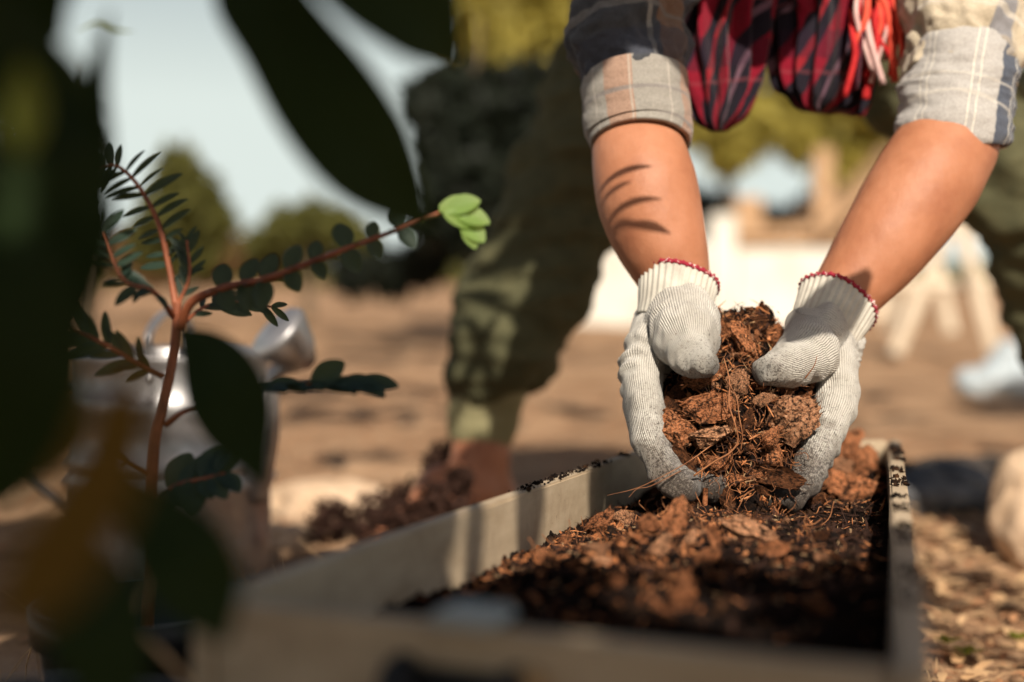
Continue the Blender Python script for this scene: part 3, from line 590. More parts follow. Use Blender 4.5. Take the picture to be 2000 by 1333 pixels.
garment([(P(1858, 276, 1.30), .0500), (P(1861, 255, 1.30), .0520), (P(1868, 205, 1.31), .0520), (P(1876, 155, 1.315), .0505), (P(1878, 143, 1.32), .0495)], 140, 60, 0.0046, M['cuff_pale'], 'rolled_cuff', shirt, 8, freq=34, stretch=(.45, .45, 1.6), inner=0.004, label='rolled grey plaid cuff with navy stripe')
# trousers
tc_ = chain([(vw((.225, 1.96, .87)), .118), (vw((.35, 1.96, .87)), .125)])
tc_ += chain([(lhip, .095), (P(1195, 150, 1.93), .076), (P(1135, 310, 1.92), .082), (P(1092, 430, 1.92), .076), (P(1040, 560, 1.93), .074), (P(985, 675, 1.94), .074), (P(962, 722, 1.95), .058)])
tc_ += chain([(P(1110, 450, 1.96), .055), (P(1068, 600, 1.97), .050), (P(1005, 715, 1.97), .036)])
tc_ += chain([(rhip, .105), (vw((.47, 1.88, .70)), .100), (rknee, .088), (vw((.735, 1.82, .27)), .078), (vw((.79, 1.86, .16)), .062)])
V, F = sdf_surface(tc_, 0.006, 0.025); N = vnormals(V, F)
V = V + N * (fbm(V * np.array([.8, 1, 1.25]), 11, 17, 2) * 0.018 + fbm(V * np.array([.5, .7, 1.7]), 26, 7, 2) * 0.008)[:, None]
trs = wparent(link('trousers', mesh('trousers', V, F), M['trouser']), person)
garment([(P(938, 864, 1.955), .0425), (P(942, 835, 1.955), .0465), (P(948, 790, 1.955), .0505), (P(955, 748, 1.95), .056), (P(961, 722, 1.95), .055)], 90, 30, 0.003, M['trouser_cuff'], 'trouser_cuff', trs, 31, freq=26, inner=0.004, label='gathered olive cuff above the bare ankle')
garment([(vw((.805, 1.865, .105)), .045), (vw((.80, 1.86, .14)), .05), (vw((.79, 1.86, .18)), .056)], 60, 20, 0.003, M['trouser_cuff'], 'trouser_cuff', trs, 37, freq=26, inner=0.004)
# sandals: sole and straps
def sandal(heel_, tip_):
    d = (tip_ - heel_); d.z = 0; L = d.length + .06; d.normalize(); s_ = vw((-d.y, d.x, 0)); c = (heel_ + tip_) / 2; c.z = 0.010
    rows = []
    for k in range(15):
        t = k / 14; w_ = .038 * (1 - .35 * math.exp(-((t - .45) / .2) ** 2)) * math.sqrt(max(.03, 1 - (2 * t - 1) ** 6)); q = c + d * L * (t - .5); rows.append(tuple(q) + (w_, .011))
    V, F, uv = loft(rows, 20, True, ref=(0, 0, 1)); o = link('sandal', mesh('sandal', V, F, uv=uv), M['sandal']); wparent(o, person)
    for t, h in ((.50, .098), (.66, .078), (.82, .052)):
        q = heel_ + d * (L * t - .03); pts = [q + s_ * a * .047 + up * (0.012 + (h - .012) * math.sqrt(max(0, 1 - a * a))) - up * 0 for a in (-1, -.8, -.4, 0, .4, .8, 1)]
        for z in range(len(pts)): pts[z].z = 0.012 + (h - 0.012) * math.sqrt(max(0, 1 - (abs((-1, -.8, -.4, 0, .4, .8, 1)[z])) ** 2))
        rows = [tuple(p) + (.010, .0025) for p in pts]; V, F, uv = loft(smooth_path(rows, 20), 10, True, ref=(0, 0, 1)); wparent(link('strap', mesh('strap', V, F, uv=uv), M['sandal']), o)
    return o
sandal(heel, foot_tip); sandal(rank + vw((.01, .05, -.07)), rank + vw((.05, -.17, -.07)))
# scarf
scarf = wparent(thing('scarf', neck, None, None), person)
sc_caps = []
for k in range(12):
    a0, a1 = 2 * math.pi * k / 12, 2 * math.pi * (k + 1) / 12; q = lambda a: vw((.27 + .085 * math.cos(a), 1.41 + .02 * math.sin(a), .86 + .08 * math.sin(a))); sc_caps += chain([(q(a0), .03), (q(a1), .03)])
bpy.data.objects.remove(scarf)
sv2, sf2 = sdf_surface(sc_caps, .006, .02); scarf = wparent(link('scarf', mesh('scarf', sv2, sf2, uv=np.stack([sv2[:, 0] * 3, sv2[:, 2]], 1)), M['scarf']), person); tag(scarf, 'red and black checked cotton scarf hanging from the neck')
def lobe(rows, pleats, seed, ph=0.0, tw=0.6):
    pts = [tuple(P(x, y, d)) + (MM(rx, d), MM(ry, d)) for x, y, d, rx, ry in rows]; rw = smooth_path(pts, 46); n = pleats * 14
    V, F, uv = loft(rw, n, True, lambda a, k: 1 + 0.17 * math.sin(a * pleats + 3 * k + seed) + 0.10 * math.sin(a * 3 + 5 * k + seed) + 0.05 * math.sin(a * (pleats * 2 + 1) - 4 * k), ref=(0, 1, .01))
    uv = [(u + tw * v * 2.0 + ph, v) for u, v in uv]
    o = wparent(link('scarf_fold', mesh('scarf_fold', V, F, uv=uv), M['scarf']), scarf); return o
lobe([(1480, -260, 1.43, 40, 40), (1440, -120, 1.42, 85, 60), (1405, 0, 1.41, 92, 62), (1398, 80, 1.41, 90, 60), (1405, 150, 1.41, 76, 50), (1408, 200, 1.41, 60, 40), (1405, 235, 1.41, 42, 28), (1405, 256, 1.41, 14, 10)], 13, 1.0)
lobe([(1480, -260, 1.43, 40, 40), (1560, -120, 1.43, 90, 60), (1620, 0, 1.43, 112, 64), (1622, 70, 1.43, 100, 60), (1615, 140, 1.43, 92, 54), (1610, 190, 1.43, 78, 44), (1605, 212, 1.43, 54, 28), (1604, 222, 1.43, 16, 8)], 15, 2.6, .05)
lobe([(1500, -200, 1.46, 60, 30), (1505, -40, 1.46, 60, 26), (1505, 40, 1.46, 52, 24), (1500, 80, 1.46, 34, 16), (1498, 100, 1.46, 8, 6)], 9, 4.0, .33)
tas = [(1700, -60, 1690, 40, 1664, 95, 9, 'tassel_orange'), (1690, -60, 1735, 30, 1748, 160, 10, 'tassel_orange'), (1720, -60, 1750, 60, 1738, 150, 7, 'tassel_red'), (1730, -60, 1765, 40, 1758, 130, 8, 'tassel_pale'),
       (1680, -40, 1700, 80, 1725, 165, 8, 'tassel_pale'), (1700, 0, 1712, 90, 1690, 150, 8, 'tassel_red'), (1690, 60, 1700, 140, 1690, 195, 11, 'tassel_red'), (1740, -60, 1780, 30, 1786, 100, 9, 'tassel_red'),
       (1750, -60, 1795, 10, 1790, 60, 10, 'tassel_red'), (1710, -60, 1720, 50, 1700, 110, 7, 'tassel_orange'), (1720, -40, 1760, 70, 1775, 165, 6, 'tassel_red'), (1700, -40, 1745, 60, 1728, 120, 7, 'tassel_pale'), (1660, 20, 1670, 110, 1650, 190, 8, 'tassel_red'), (1725, -60, 1710, 60, 1745, 120, 7, 'tassel_red')]
rt = random.Random(9)
for _ in range(16):
    xa = rt.uniform(1665, 1790); tas.append((xa + rt.uniform(-20, 20), -60, xa + rt.uniform(-14, 14), rt.uniform(20, 60), xa + rt.uniform(-22, 22), rt.uniform(70, 185 if xa < 1760 else 90), rt.uniform(4, 7), rt.choice(['tassel_red', 'tassel_red', 'tassel_orange', 'tassel_pale', 'scarf'])))
for i, (x0, y0, x1, y1, x2, y2, r_, m_) in enumerate(tas):
    r_ *= .82
    d = 1.37 + 0.01 * (i % 4); pts = [P(x0, y0, d + .02), P((x0 + x1) / 2, (y0 + y1) / 2, d), P(x1, y1, d - .005), P(x2, y2, d)]
    V, F, uv = tube(pts, [MM(r_, d) * k for k in (.8, .9, 1, .95)], 10, 20); wparent(link('tassel', mesh('tassel', V, F, uv=uv), M[m_]), scarf)

# ------------------------------------------------------------------ compost and husk chips held in the hands
core_caps = chain([(P(1455, 660, 1.235), .020), (P(1450, 720, 1.215), .026), (P(1445, 790, 1.195), .040), (P(1440, 870, 1.180), .036), (P(1450, 930, 1.165), .022), (P(1462, 985, 1.150), .013), (P(1468, 1035, 1.135), .016), (P(1475, 1085, 1.125), .026)])
core_caps += chain([(P(1350, 770, 1.205), .024), (P(1540, 790, 1.205), .026)]) + chain([(P(1345, 860, 1.185), .022), (P(1535, 870, 1.185), .024)]) + chain([(P(1480, 640, 1.245), .016), (P(1420, 640, 1.245), .014)]) + chain([(P(1360, 920, 1.165), .014), (P(1530, 925, 1.165), .014)])
V, F = sdf_surface(core_caps, 0.0018, 0.010); N = vnormals(V, F); V = V + N * (fbm(V, 90, 2, 4) * 0.0042)[:, None]
core = tag(link('compost_handful', mesh('compost_handful', V, F), M['soil']), 'dark crumbly compost heaped between the two gloved hands', 'compost')
bvh = BVHTree.FromPolygons([Vector(v) for v in V], [tuple(f) for f in F.tolist()])
cam_o = Vector((0, 0, CAM_Z))
def hit(x, y):
    dr = (P(x, y, 1.0) - cam_o).normalized(); h = bvh.ray_cast(cam_o, dr); return (h[0], h[1]) if h[0] is not None else (None, None)
def view_rot(deg, tilt=0.0, yaw=0.0):
    """rotation for a chip whose long axis is turned deg from the horizontal as the photo shows it, its flat side towards the camera"""
    m = Matrix.Rotation(yaw, 3, 'Z') @ Matrix.Rotation(R(90) + tilt, 3, 'X') @ Matrix.Rotation(R(deg), 3, 'Z'); return m.to_euler()
HG = None
hero = [  # x, y, length px, kind, deg, material, aspect, lift m, label
 (1383, 660, 58, 'sliver', -42, 'chip_dark', 1.7, .010, 'dark grooved bark sliver leaning on the tip of the left thumb, above the other chips'),
 (1457, 677, 76, 'block', -55, 'chip', .62, .012, 'speckled oblong husk chip slanting between the two thumbs'),
 (1447, 612, 26, 'sliver', 82, 'chip_dark', 1.4, .004, 'tiny upright husk splinter at the very top of the handful'),
 (1508, 664, 58, 'nub', 60, 'chip', 1.0, .006, 'rounded rough husk lump tucked against the right thumb at the top'),
 (1476, 636, 44, 'nub', 10, 'chip_dark', 1.0, .004, 'small brown husk lump at the top rear of the handful'),
 (1425, 648, 44, 'nub', 40, 'chip', 1.0, .004, 'small rust husk lump behind the bark sliver'),
 (1396, 694, 44, 'shell', 25, 'chip', 1.0, .010, 'small curled husk piece just below the left thumb tip'),
 (1368, 741, 66, 'block', 4, 'chip', .75, .012, 'square cut brown husk block under the left thumb'),
 (1436, 748, 56, 'block', 80, 'chip_pale', 1.0, .014, 'pale orange husk block in the centre, between the thumb tips'),
 (1375, 792, 88, 'shell', 15, 'chip', .95, .016, 'broad cupped husk shell with torn fibres left of the hanging root'),
 (1318, 778, 62, 'slab', 75, 'chip_dark', .9, .008, 'dark flat husk slab wedged against the left index finger'),
 (1325, 842, 80, 'block', -8, 'chip', 1.1, .015, 'large speckled orange husk chunk beside the left index finger'),
 (1383, 853, 70, 'block', 8, 'chip_pale', .7, .015, 'crumbly orange husk chunk below the cupped shell'),
 (1543, 812, 104, 'block', 38, 'chip_pale', 1.05, .018, 'largest husk chunk, pale orange, held against the right index finger'),
 (1488, 780, 38, 'slab', 35, 'chip_pale', .8, .012, 'small tan husk flake under the right thumb tip'),
 (1462, 818, 44, 'slab', 80, 'chip_dark', .8, .010, 'narrow brown husk flake right of the hanging root'),
 (1507, 852, 42, 'nub', 10, 'chip', 1.0, .016, 'round orange husk knob below the largest chunk'),
 (1506, 893, 78, 'sliver', 84, 'chip', 1.7, .014, 'upright streaked orange husk piece low at the right of the handful'),
 (1508, 926, 104, 'shell', -4, 'chip_dark', .55, .012, 'dish shaped fibrous husk at the lower right fingertips'),
 (1332, 900, 70, 'shell', -50, 'chip_dark', .9, .014, 'curled dark husk rind at the lower left fingertips'),
 (1397, 905, 34, 'nub', 0, 'chip', 1.0, .010, 'small orange husk knob above the lower left fingertips'),
 (1422, 896, 52, 'sliver', 84, 'chip', .9, .010, 'thin upright husk strip low in the middle of the handful'),
 (1428, 835, 40, 'slab', 65, 'chip_dark', .8, .008, 'dark flake behind the hanging root'),
 (1350, 815, 34, 'sliver', 20, 'chip', 1.2, .012, 'short orange strip between the cupped shell and the speckled chunk'),
 (1480, 730, 40, 'nub', 40, 'chip_dark', 1.0, .002, 'dark husk lump in the gap beside the right thumb tip'),
 (1577, 768, 40, 'sliver', 60, 'chip', 1.0, .008, 'thin orange splinter at the fork of the right thumb'),
]
for i, (x, y, L, kd_, dg, mm_, asp, lift, lb) in enumerate(hero):
    p, n = hit(x, y)
    if p is None: p = P(x, y, 1.19)
    vd = (cam_o - p).normalized(); d = (p - cam_o).length; p = p + vd * (lift * random.uniform(.8, 1.35))
    chip(kd_, i, p, MM(L, d) * 1.14, view_rot(dg, random.uniform(-.35, .15), random.uniform(-.4, .4)), mm_, lb, asp=asp)
cnt = 0
while cnt < 150:
    x = random.gauss(1445, 75); y = random.uniform(612, 965)
    if cnt > 110: x, y = random.gauss(1470, 32), random.uniform(606, 690)
    if not (1300 < x < 1590): continue
    p, n = hit(x, y)
    if p is None: continue
    L = random.uniform(12, 34); k = random.choice(['nub', 'block', 'slab', 'sliver', 'sliver', 'shell']); mq = random.choice(['chip', 'chip', 'chip_dark', 'chip_pale', 'chip'])
    zone = ('top' if y < 710 else 'middle' if y < 840 else 'bottom') + ' ' + ('left' if x < 1400 else 'centre' if x < 1490 else 'right')
    chip(k, cnt, p + n * 0.003, MM(L, 1.17), (random.uniform(0, 6.3), random.uniform(-.6, .6), random.uniform(0, 6.3)), mq, f'small {ADJ[mq]} husk {SHP[k]} at the {zone} of the handful between the gloves', 'small husk fragments held in the gloves', name='husk_fragment', cat='husk fragment'); cnt += 1

def crumbs(points, rmin, rmax, name, m, label, cat, seed=0, parent=None):
    r = random.Random(seed); base = []
    bm = bmesh.new(); bmesh.ops.create_icosphere(bm, subdivisions=1, radius=1.0); bv = np.array([v.co[:] for v in bm.verts]); bf = np.array([[v.index for v in f.verts] for f in bm.faces]); bm.free()
    n = len(points); Pn = np.array([list(p) for p in points]); g_ = np.random.default_rng(seed)
    rad = rmin + (rmax - rmin) * g_.random(n) ** 3; Vx = []; 
    sc = g_.uniform(.18, 1.5, (n, 1, 3)); jit = g_.uniform(.6, 1.4, (n, len(bv), 1)); V = (bv[None] * jit * sc) * rad[:, None, None]
    Q = g_.normal(0, 1, (n, 4)); Q /= np.linalg.norm(Q, axis=1)[:, None]; w0, x0, y0, z0 = Q.T
    Rm = np.stack([1 - 2 * (y0 * y0 + z0 * z0), 2 * (x0 * y0 - z0 * w0), 2 * (x0 * z0 + y0 * w0), 2 * (x0 * y0 + z0 * w0), 1 - 2 * (x0 * x0 + z0 * z0), 2 * (y0 * z0 - x0 * w0), 2 * (x0 * z0 - y0 * w0), 2 * (y0 * z0 + x0 * w0), 1 - 2 * (x0 * x0 + y0 * y0)], 1).reshape(n, 3, 3)
    V = np.einsum('nij,nkj->nki', Rm, V) + Pn[:, None]
    F = (bf[None] + (np.arange(n) * len(bv))[:, None, None]).reshape(-1, 3)
    o = link(name, mesh(name, V.reshape(-1, 3), F, False), m); tag(o, label, cat, None, 'stuff')
    if parent is not None: wparent(o, parent)
    return o
pts = []
hv_ = [(Vector(v)) for v in V[::3]] if False else None
cv = np.array([v.co[:] for v in core.data.vertices]); sel = rng.choice(len(cv), 5200); pts = [Vector(cv[i]) + Vector(rng.normal(0, .0009, 3)) for i in sel]
crumbs(pts, .0004, .0024, 'compost_crumbs', M['crumb'], 'fine dark compost crumbs sticking to the handful', 'crumbs', 3)
M['husk_crumb'] = noisy('husk_crumbs', (0.10, 0.03, 0.012), (0.42, 0.16, 0.065), 90, 1.0, 0.0, 0.6, 0.001, c3=(0.6, 0.28, 0.13))
sel = rng.choice(len(cv), 1300); crumbs([Vector(cv[i]) + Vector(rng.normal(0, .0014, 3)) for i in sel], .0005, .0028, 'husk_crumbs', M['husk_crumb'], 'fine rust coloured husk crumbs sticking to the handful', 'crumbs', 8)

def fibre_path(p, L, d, curl, r):
    pts = [Vector(p)]; d = Vector(d).normalized()
    for k in range(5): d = (d + Vector((r.gauss(0, curl), r.gauss(0, curl), r.gauss(0, curl)))).normalized(); pts.append(pts[-1] + d * L / 5)
    return pts
fr = random.Random(5); bag = Bag()
for i in range(330):
    x, y = fr.gauss(1445, 80), fr.uniform(610, 960); p, n = hit(x, y)
    if p is None: continue
    vd = (cam_o - p).normalized(); p = p + vd * fr.uniform(.003, .017); L = fr.uniform(.006, .028)
    pt = fibre_path(p, L, Vector((fr.gauss(0, 1), -.4, fr.gauss(0, 1))), .45, fr); V, F, uv = tube(pt, [fr.uniform(.00012, .00030)] * 6, 4, 12); bag.add(V, F, uv)
tag(link('coir_fibres', bag.mesh('coir_fibres'), M['fibre']), 'fine tangled coir fibres bristling from the handful of chips', 'fibres', None, 'stuff')
def root(name, pts, r0, r1, label, cat, m='fibre', group=None):
    n = len(pts); V, F, uv = tube(pts, [(r0 + (r1 - r0) * k / (n - 1)) * (.62 if m == 'fibre' else 1) for k in range(n)], 7, n * 7); return tag(link(name, mesh(name, V, F, uv=uv), M[m]), label, cat, group)
root('root', [P(1414, 700, 1.14), P(1425, 745, 1.125), P(1424, 790, 1.118), P(1436, 830, 1.115), P(1441, 862, 1.118), P(1425, 885, 1.118), P(1395, 902, 1.12), P(1355, 930, 1.125)], .0008, .0013, 'long reddish root hanging down the middle of the handful and bending left', 'root')
root('root', [P(1420, 745, 1.125), P(1438, 775, 1.115), P(1444, 815, 1.112), P(1450, 850, 1.113), P(1447, 880, 1.118)], .0005, .0009, 'thinner root strand running beside the long hanging root', 'root')
root('root', [P(1390, 870, 1.13), P(1340, 905, 1.125), P(1285, 935, 1.12), P(1240, 955, 1.12), P(1186, 968, 1.12)], .0007, .0002, 'fine hair root reaching out to the left below the left glove', 'root')
root('root', [P(1330, 920, 1.128), P(1270, 950, 1.122), P(1245, 955, 1.12), P(1228, 972, 1.12)], .0005, .0002, 'short forked hair root under the left glove', 'root')
root('root', [P(1572, 740, 1.135), P(1590, 715, 1.13), P(1596, 695, 1.128)], .0009, .0003, 'orange straw poking up at the right thumb fork', 'root')
root('root', [P(1378, 955, 1.135), P(1377, 985, 1.13), P(1379, 1012, 1.13)], .0022, .0020, 'short rust husk strip hanging below the left fingertips', 'root', 'chip')

# ------------------------------------------------------------------ chips and crumbs on the soil of the planter
def soil_pt(x, y):
    """place on the soil surface seen at a pixel"""
    best = None
    for d in np.linspace(.5, 1.6, 221):
        p = P(x, y, d); z = soil_z(p.x, p.y)
        if z is not None and p.z <= z: return Vector((p.x, p.y, z)), d
    return None, None
def soil_st(x, y):
    s, t = .5, .5
    for _ in range(12):
        p = rim(s, t); ex, ey = x - p.x, y - p.y; ps = rim(s + .001, t) - p; pt = rim(s, t + .001) - p
        det = ps.x * pt.y - ps.y * pt.x
        if abs(det) < 1e-12: return 9.0, 9.0
        s += .001 * (ex * pt.y - ey * pt.x) / det; t += .001 * (ps.x * ey - ps.y * ex) / det
    return s, t
def soil_z(x, y):
    s, t = soil_st(x, y)
    return sz(s, t) if -.001 <= s <= 1.001 and 0 <= t <= 1 else None
bedchips = [
 (1170, 1045, 58, 'block', 30, 'chip', 1., 'rough orange husk cube on the soil beside the cream side board'),
 (1215, 1030, 44, 'nub', 10, 'chip_pale', 1., 'small pale husk lump between the orange cube and the fibrous clump'),
 (1262, 1048, 52, 'nub', 50, 'chip', 1., 'speckled husk lump left of the fibrous clump on the soil'),
 (1315, 1046, 78, 'shell', 60, 'chip', .9, 'domed fibrous husk clump on the soil under the left fingertips'),
 (1290, 1088, 52, 'nub', 20, 'chip_pale', 1., 'pale crumbly husk lump in front of the domed clump'),
 (1346, 1072, 54, 'sliver', 60, 'chip_pale', 1.5, 'ash grey split husk sliver leaning on the domed clump'),
 (1395, 1062, 46, 'shell', -60, 'chip', .7, 'curved orange husk strip below the middle of the hands'),
 (1460, 1062, 96, 'block', -38, 'chip_pale', .62, 'biggest husk chunk on the soil, tan and slanting, below the hands'),
 (1503, 1030, 92, 'sliver', 82, 'chip', 1.4, 'tall pointed husk piece standing upright below the right fingertips'),
 (1510, 1092, 60, 'shell', 10, 'chip', .7, 'crumbly husk rind at the foot of the tall pointed piece'),
 (1380, 1108, 48, 'block', 20, 'chip', 1., 'dark red husk chunk in front of the slanting tan chunk'),
 (1162, 1088, 46, 'slab', 0, 'chip_pale', .6, 'yellowish flat husk flake near the cream side board'),
 (1225, 1108, 60, 'sliver', -60, 'chip_dark', .9, 'thin brown stick lying on the soil at the left'),
 (1255, 1102, 44, 'sliver', -35, 'chip_dark', .8, 'short dark stick beside the thin brown stick'),
 (1425, 985, 50, 'slab', -70, 'chip_dark', .8, 'grey brown husk flake hanging between the fingertips and the soil'),
 (1330, 1196, 84, 'block', 70, 'chip', .8, 'blurred orange husk chunk standing in the near soil'),
 (1292, 1205, 50, 'sliver', -40, 'chip', 1.2, 'blurred orange splinter left of the near chunk'),
 (1200, 1150, 40, 'nub', 0, 'chip', 1., 'small blurred rust lump in the near soil, left of centre'),
 (1590, 1205, 60, 'nub', -20, 'chip', .7, 'blurred red brown lump in the near soil at the right'),
 (1615, 905, 78, 'nub', 30, 'chip', 1., 'large rust lump in the heap behind the right glove'),
 (1655, 890, 70, 'block', 20, 'chip', 1., 'square orange chunk at the top of the heap behind the right glove'),
 (1685, 915, 62, 'block', 80, 'chip', 1., 'upright orange chunk at the right of the heap behind the right glove'),
 (1600, 950, 60, 'nub', 10, 'chip', 1., 'orange lump low in the heap behind the right glove'),
 (1645, 965, 54, 'block', 10, 'chip_pale', .8, 'pale orange chunk in front of the heap behind the right glove'),
 (1675, 980, 100, 'slab', -8, 'chip', .8, 'broad dark rust slab right of the pale chunk, near the right board'),
 (1590, 915, 50, 'nub', 10, 'chip_pale', 1., 'pale lump between the right glove and the rear heap'),
 (1635, 930, 56, 'nub', 10, 'chip_pale', 1., 'pale orange lump in the middle of the rear heap'),
 (1100, 1070, 34, 'nub', 0, 'chip', 1., 'small rust husk crumb close to the cream side board'),
 (1060, 1095, 30, 'block', 0, 'chip', 1., 'small orange husk crumb where the soil meets the cream side board'),
]
for i, (x, y, L, kd_, dg, mm_, asp, lb) in enumerate(bedchips):
    p, d = soil_pt(x, y)
    if p is None: p, d = P(x, y, 1.3), 1.3
    if i in (8, 14): d = 1.135 if i == 8 else 1.14; p = P(x, y, d); q = 0
    if 19 <= i <= 26: d = 1.44 - 0.0016 * (y - 890); p = P(x, y, d)
    h = MM(L, d); stand = 1 if i in (8, 14, 15) else 0.55
    if not stand == 1: p = p + vw((0, 0, h * 0.30))
    elif i == 15: p.z += h * .30
    chip(kd_, i + 2, p, h * 1.1, view_rot(dg, random.uniform(-.7, -.25) if stand < 1 else -.1, random.uniform(-.4, .4)), mm_, lb, asp=asp)
cnt = 0; r6 = random.Random(12)
while cnt < 150:
    s, t_ = r6.uniform(.02, .98), r6.uniform(.04, .97); zone = math.exp(-((s - .50) / .16) ** 2 - ((t_ - .35) / .35) ** 2)
    if r6.random() > 0.06 + zone and not (s > .85 and r6.random() < .8): continue
    p = rim(s, t_); p.z = sz(s, t_) + .002; d = p.y
    L = r6.uniform(.006, .017) * (1.6 if s > .85 else 1)
    k = r6.choice(['nub', 'block', 'slab', 'sliver', 'shell']); mq = r6.choice(['chip', 'chip_dark', 'chip_dark', 'chip_dark', 'chip', 'chip_pale']); rot = (r6.uniform(0, 6.3), r6.uniform(-.5, .5), r6.uniform(0, 6.3))
    zone = ('near' if s < .33 else 'middle' if s < .66 else 'far') + ' ' + ('left' if t_ < .33 else 'centre' if t_ < .67 else 'right')
    chip(k, cnt, p, L, rot, mq, f'small {ADJ[mq]} husk {SHP[k]} lying on the {zone} soil of the planter', 'small husk fragments on the planter soil', name='husk_fragment', cat='husk fragment'); cnt += 1
pts = []
for i in range(15000):
    s, t_ = rng.random(), rng.random(); p = rim(s, t_); pts.append((p.x, p.y, sz(s, t_) + rng.uniform(-.001, .0015)))
sc_ = crumbs(pts, .0005, .0042, 'soil_crumbs', M['crumb'], 'loose black soil crumbs', None, 4, planter)
pts = []
for i in range(800):
    s, t_ = rng.normal(.52, .14), rng.normal(.38, .24)
    if 0.02 < s < .99 and .02 < t_ < .98: p = rim(s, t_); pts.append((p.x, p.y, sz(s, t_) + rng.uniform(0, .002)))
crumbs(pts, .0004, .0036, 'husk_crumbs', M['husk_crumb'], 'rust coloured husk crumbs on the soil', None, 14, planter)
pts = []
for i in range(1500):
    s = rng.uniform(.1, 1) ; sd_ = rng.random()
    dens = noise.noise(Vector((s * 14, 3.0 if sd_ < .5 else 8.0, 0)))
    if dens < -0.05: continue
    p = rim(s, 0 if sd_ < .5 else 1); ow_ = perp(D_, A) if sd_ < .5 else perp(B_, C_); q = p + ow_ * rng.uniform(.001, TH) + up * .001
    if sd_ < .5 and s < .45: continue
    pts.append(q)
crumbs(pts, .0005, .0026, 'rim_crumbs', M['crumb'], 'soil crumbs lying along the tops of the side boards', None, 5, planter)
def shreds(pts_n, name, m, label, seed, par=None, Lr=(.004, .016), wr=(.0003, .0012)):
    r = random.Random(seed); bag = Bag()
    for p, nrm in pts_n:
        d = Vector((r.gauss(0, 1), r.gauss(0, 1), r.gauss(0, 1))); d = (d - nrm * d.dot(nrm) * r.uniform(.3, .9)).normalized(); L = r.uniform(*Lr); w_ = r.uniform(*wr); sd2 = d.cross(nrm).normalized() * w_; th_ = nrm * w_ * .5; bend = nrm * L * r.uniform(-.1, .25)
        q = [p - d * L * .5 - sd2 * .5, p - d * L * .5 + sd2 * .5, p - sd2, p + sd2, p + th_ + nrm * .0003, p + d * L * .5 + bend]; bag.add([tuple(x) for x in q], [(0, 1, 3, 2), (2, 3, 5), (2, 4, 5), (4, 3, 5), (0, 2, 4), (1, 4, 3), (0, 4, 1)])
    o = link(name, bag.mesh(name, False), m); tag(o, label, None if par else 'shreds', None, 'stuff')
    if par: wparent(o, par)
    return o
sr = random.Random(77); hs = {0: [], 1: [], 2: []}
for i in range(900):
    x, y = sr.gauss(1445, 80), sr.uniform(605, 985); p, n = hit(x, y)
    if p is not None: hs[sr.choice((0, 0, 1, 2, 2, 2))].append((p + n * sr.uniform(0, .010) + (cam_o - p).normalized() * sr.uniform(0, .006), n))
shreds(hs[0], 'husk_shreds', M['husk_crumb'], 'ragged rust husk shreds all over the handful', 1, None, (.004, .018), (.0002, .0009))
shreds(hs[1], 'pale_husk_shreds', M['straw'], 'ragged pale husk shreds all over the handful', 2, None, (.003, .009), (.0002, .0006))
shreds(hs[2], 'dark_husk_shreds', M['litter_dark'], 'ragged dark husk shreds all over the handful', 3)
hs = {0: [], 1: [], 2: []}
for i in range(4600):
    s, t_ = sr.gauss(.50, .17), sr.uniform(.02, .98)
    if not .02 < s < .99: continue
    p = rim(s, t_); p.z = sz(s, t_) + sr.uniform(0, .003); hs[sr.choice((0, 1, 2, 2, 2, 2, 2)) if sr.random() < .8 or t_ > .6 else 0].append((p, Vector((0, 0, 1))))
shreds(hs[0], 'husk_shreds', M['husk_crumb'], 'ragged rust husk shreds on the soil', 4, planter, (.004, .02))
shreds(hs[1], 'pale_husk_shreds', M['straw'], 'ragged pale husk shreds on the soil', 5, planter, (.003, .009), (.0002, .0005))
shreds(hs[2], 'dark_husk_shreds', M['litter_dark'], 'ragged dark husk shreds on the soil', 6, planter, (.005, .024))
bag = Bag()
for i in range(260):
    s, t_ = fr.uniform(.3, .98), fr.uniform(.1, .9); p = rim(s, t_); p.z = sz(s, t_) + .002; pt = fibre_path(p, fr.uniform(.008, .03), Vector((fr.gauss(0, 1), fr.gauss(0, 1), .5)), .5, fr); V, F, uv = tube(pt, fr.uniform(.0002, .0005), 4, 10); bag.add(V, F, uv)
o = wparent(link('soil_fibres', bag.mesh('soil_fibres'), M['fibre']), planter); tag(o, 'loose husk fibres lying on the soil', None, None, 'stuff')

# ------------------------------------------------------------------ watering can
wc = P(335, 900, 1.72); wc.z = 0; can = thing('watering_can', wc, 'galvanised steel watering can with ribbed body behind the leafy plant', 'watering can')
cr = 0.118
zt = P(330, 700, 1.72 - cr).z
prof = []
for z, r_ in ((0, .0), (0, .112), (.012, cr), (.05, cr), (zt * .40, cr), (zt * .435, cr + .008), (zt * .47, cr), (zt * .49, cr), (zt * .525, cr + .008), (zt * .56, cr), (zt * .74, cr), (zt * .78, cr + .009), (zt * .82, cr), (zt * .97, cr), (zt, cr + .004), (zt + .003, cr + .001), (zt - .004, cr - .004), (zt * .6, cr - .006), (.02, cr - .006), (.02, 0)): prof.append((z, r_))
V = []; n = 64
for z, r_ in prof: V += [(r_ * math.cos(2 * math.pi * j / n), r_ * math.sin(2 * math.pi * j / n), z) for j in range(n)]
F = [(k * n + j, k * n + (j + 1) % n, (k + 1) * n + (j + 1) % n, (k + 1) * n + j) for k in range(len(prof) - 1) for j in range(n)]
link('can_body', mesh('can_body', V, F), M['steel'], can)
def local(p): return Vector(p) - wc
head_c = local(P(548, 655, 1.60)); basep = Vector((cr * .90, -.04, .10))
hd = Vector((-.55, -.35, .62)).normalized()
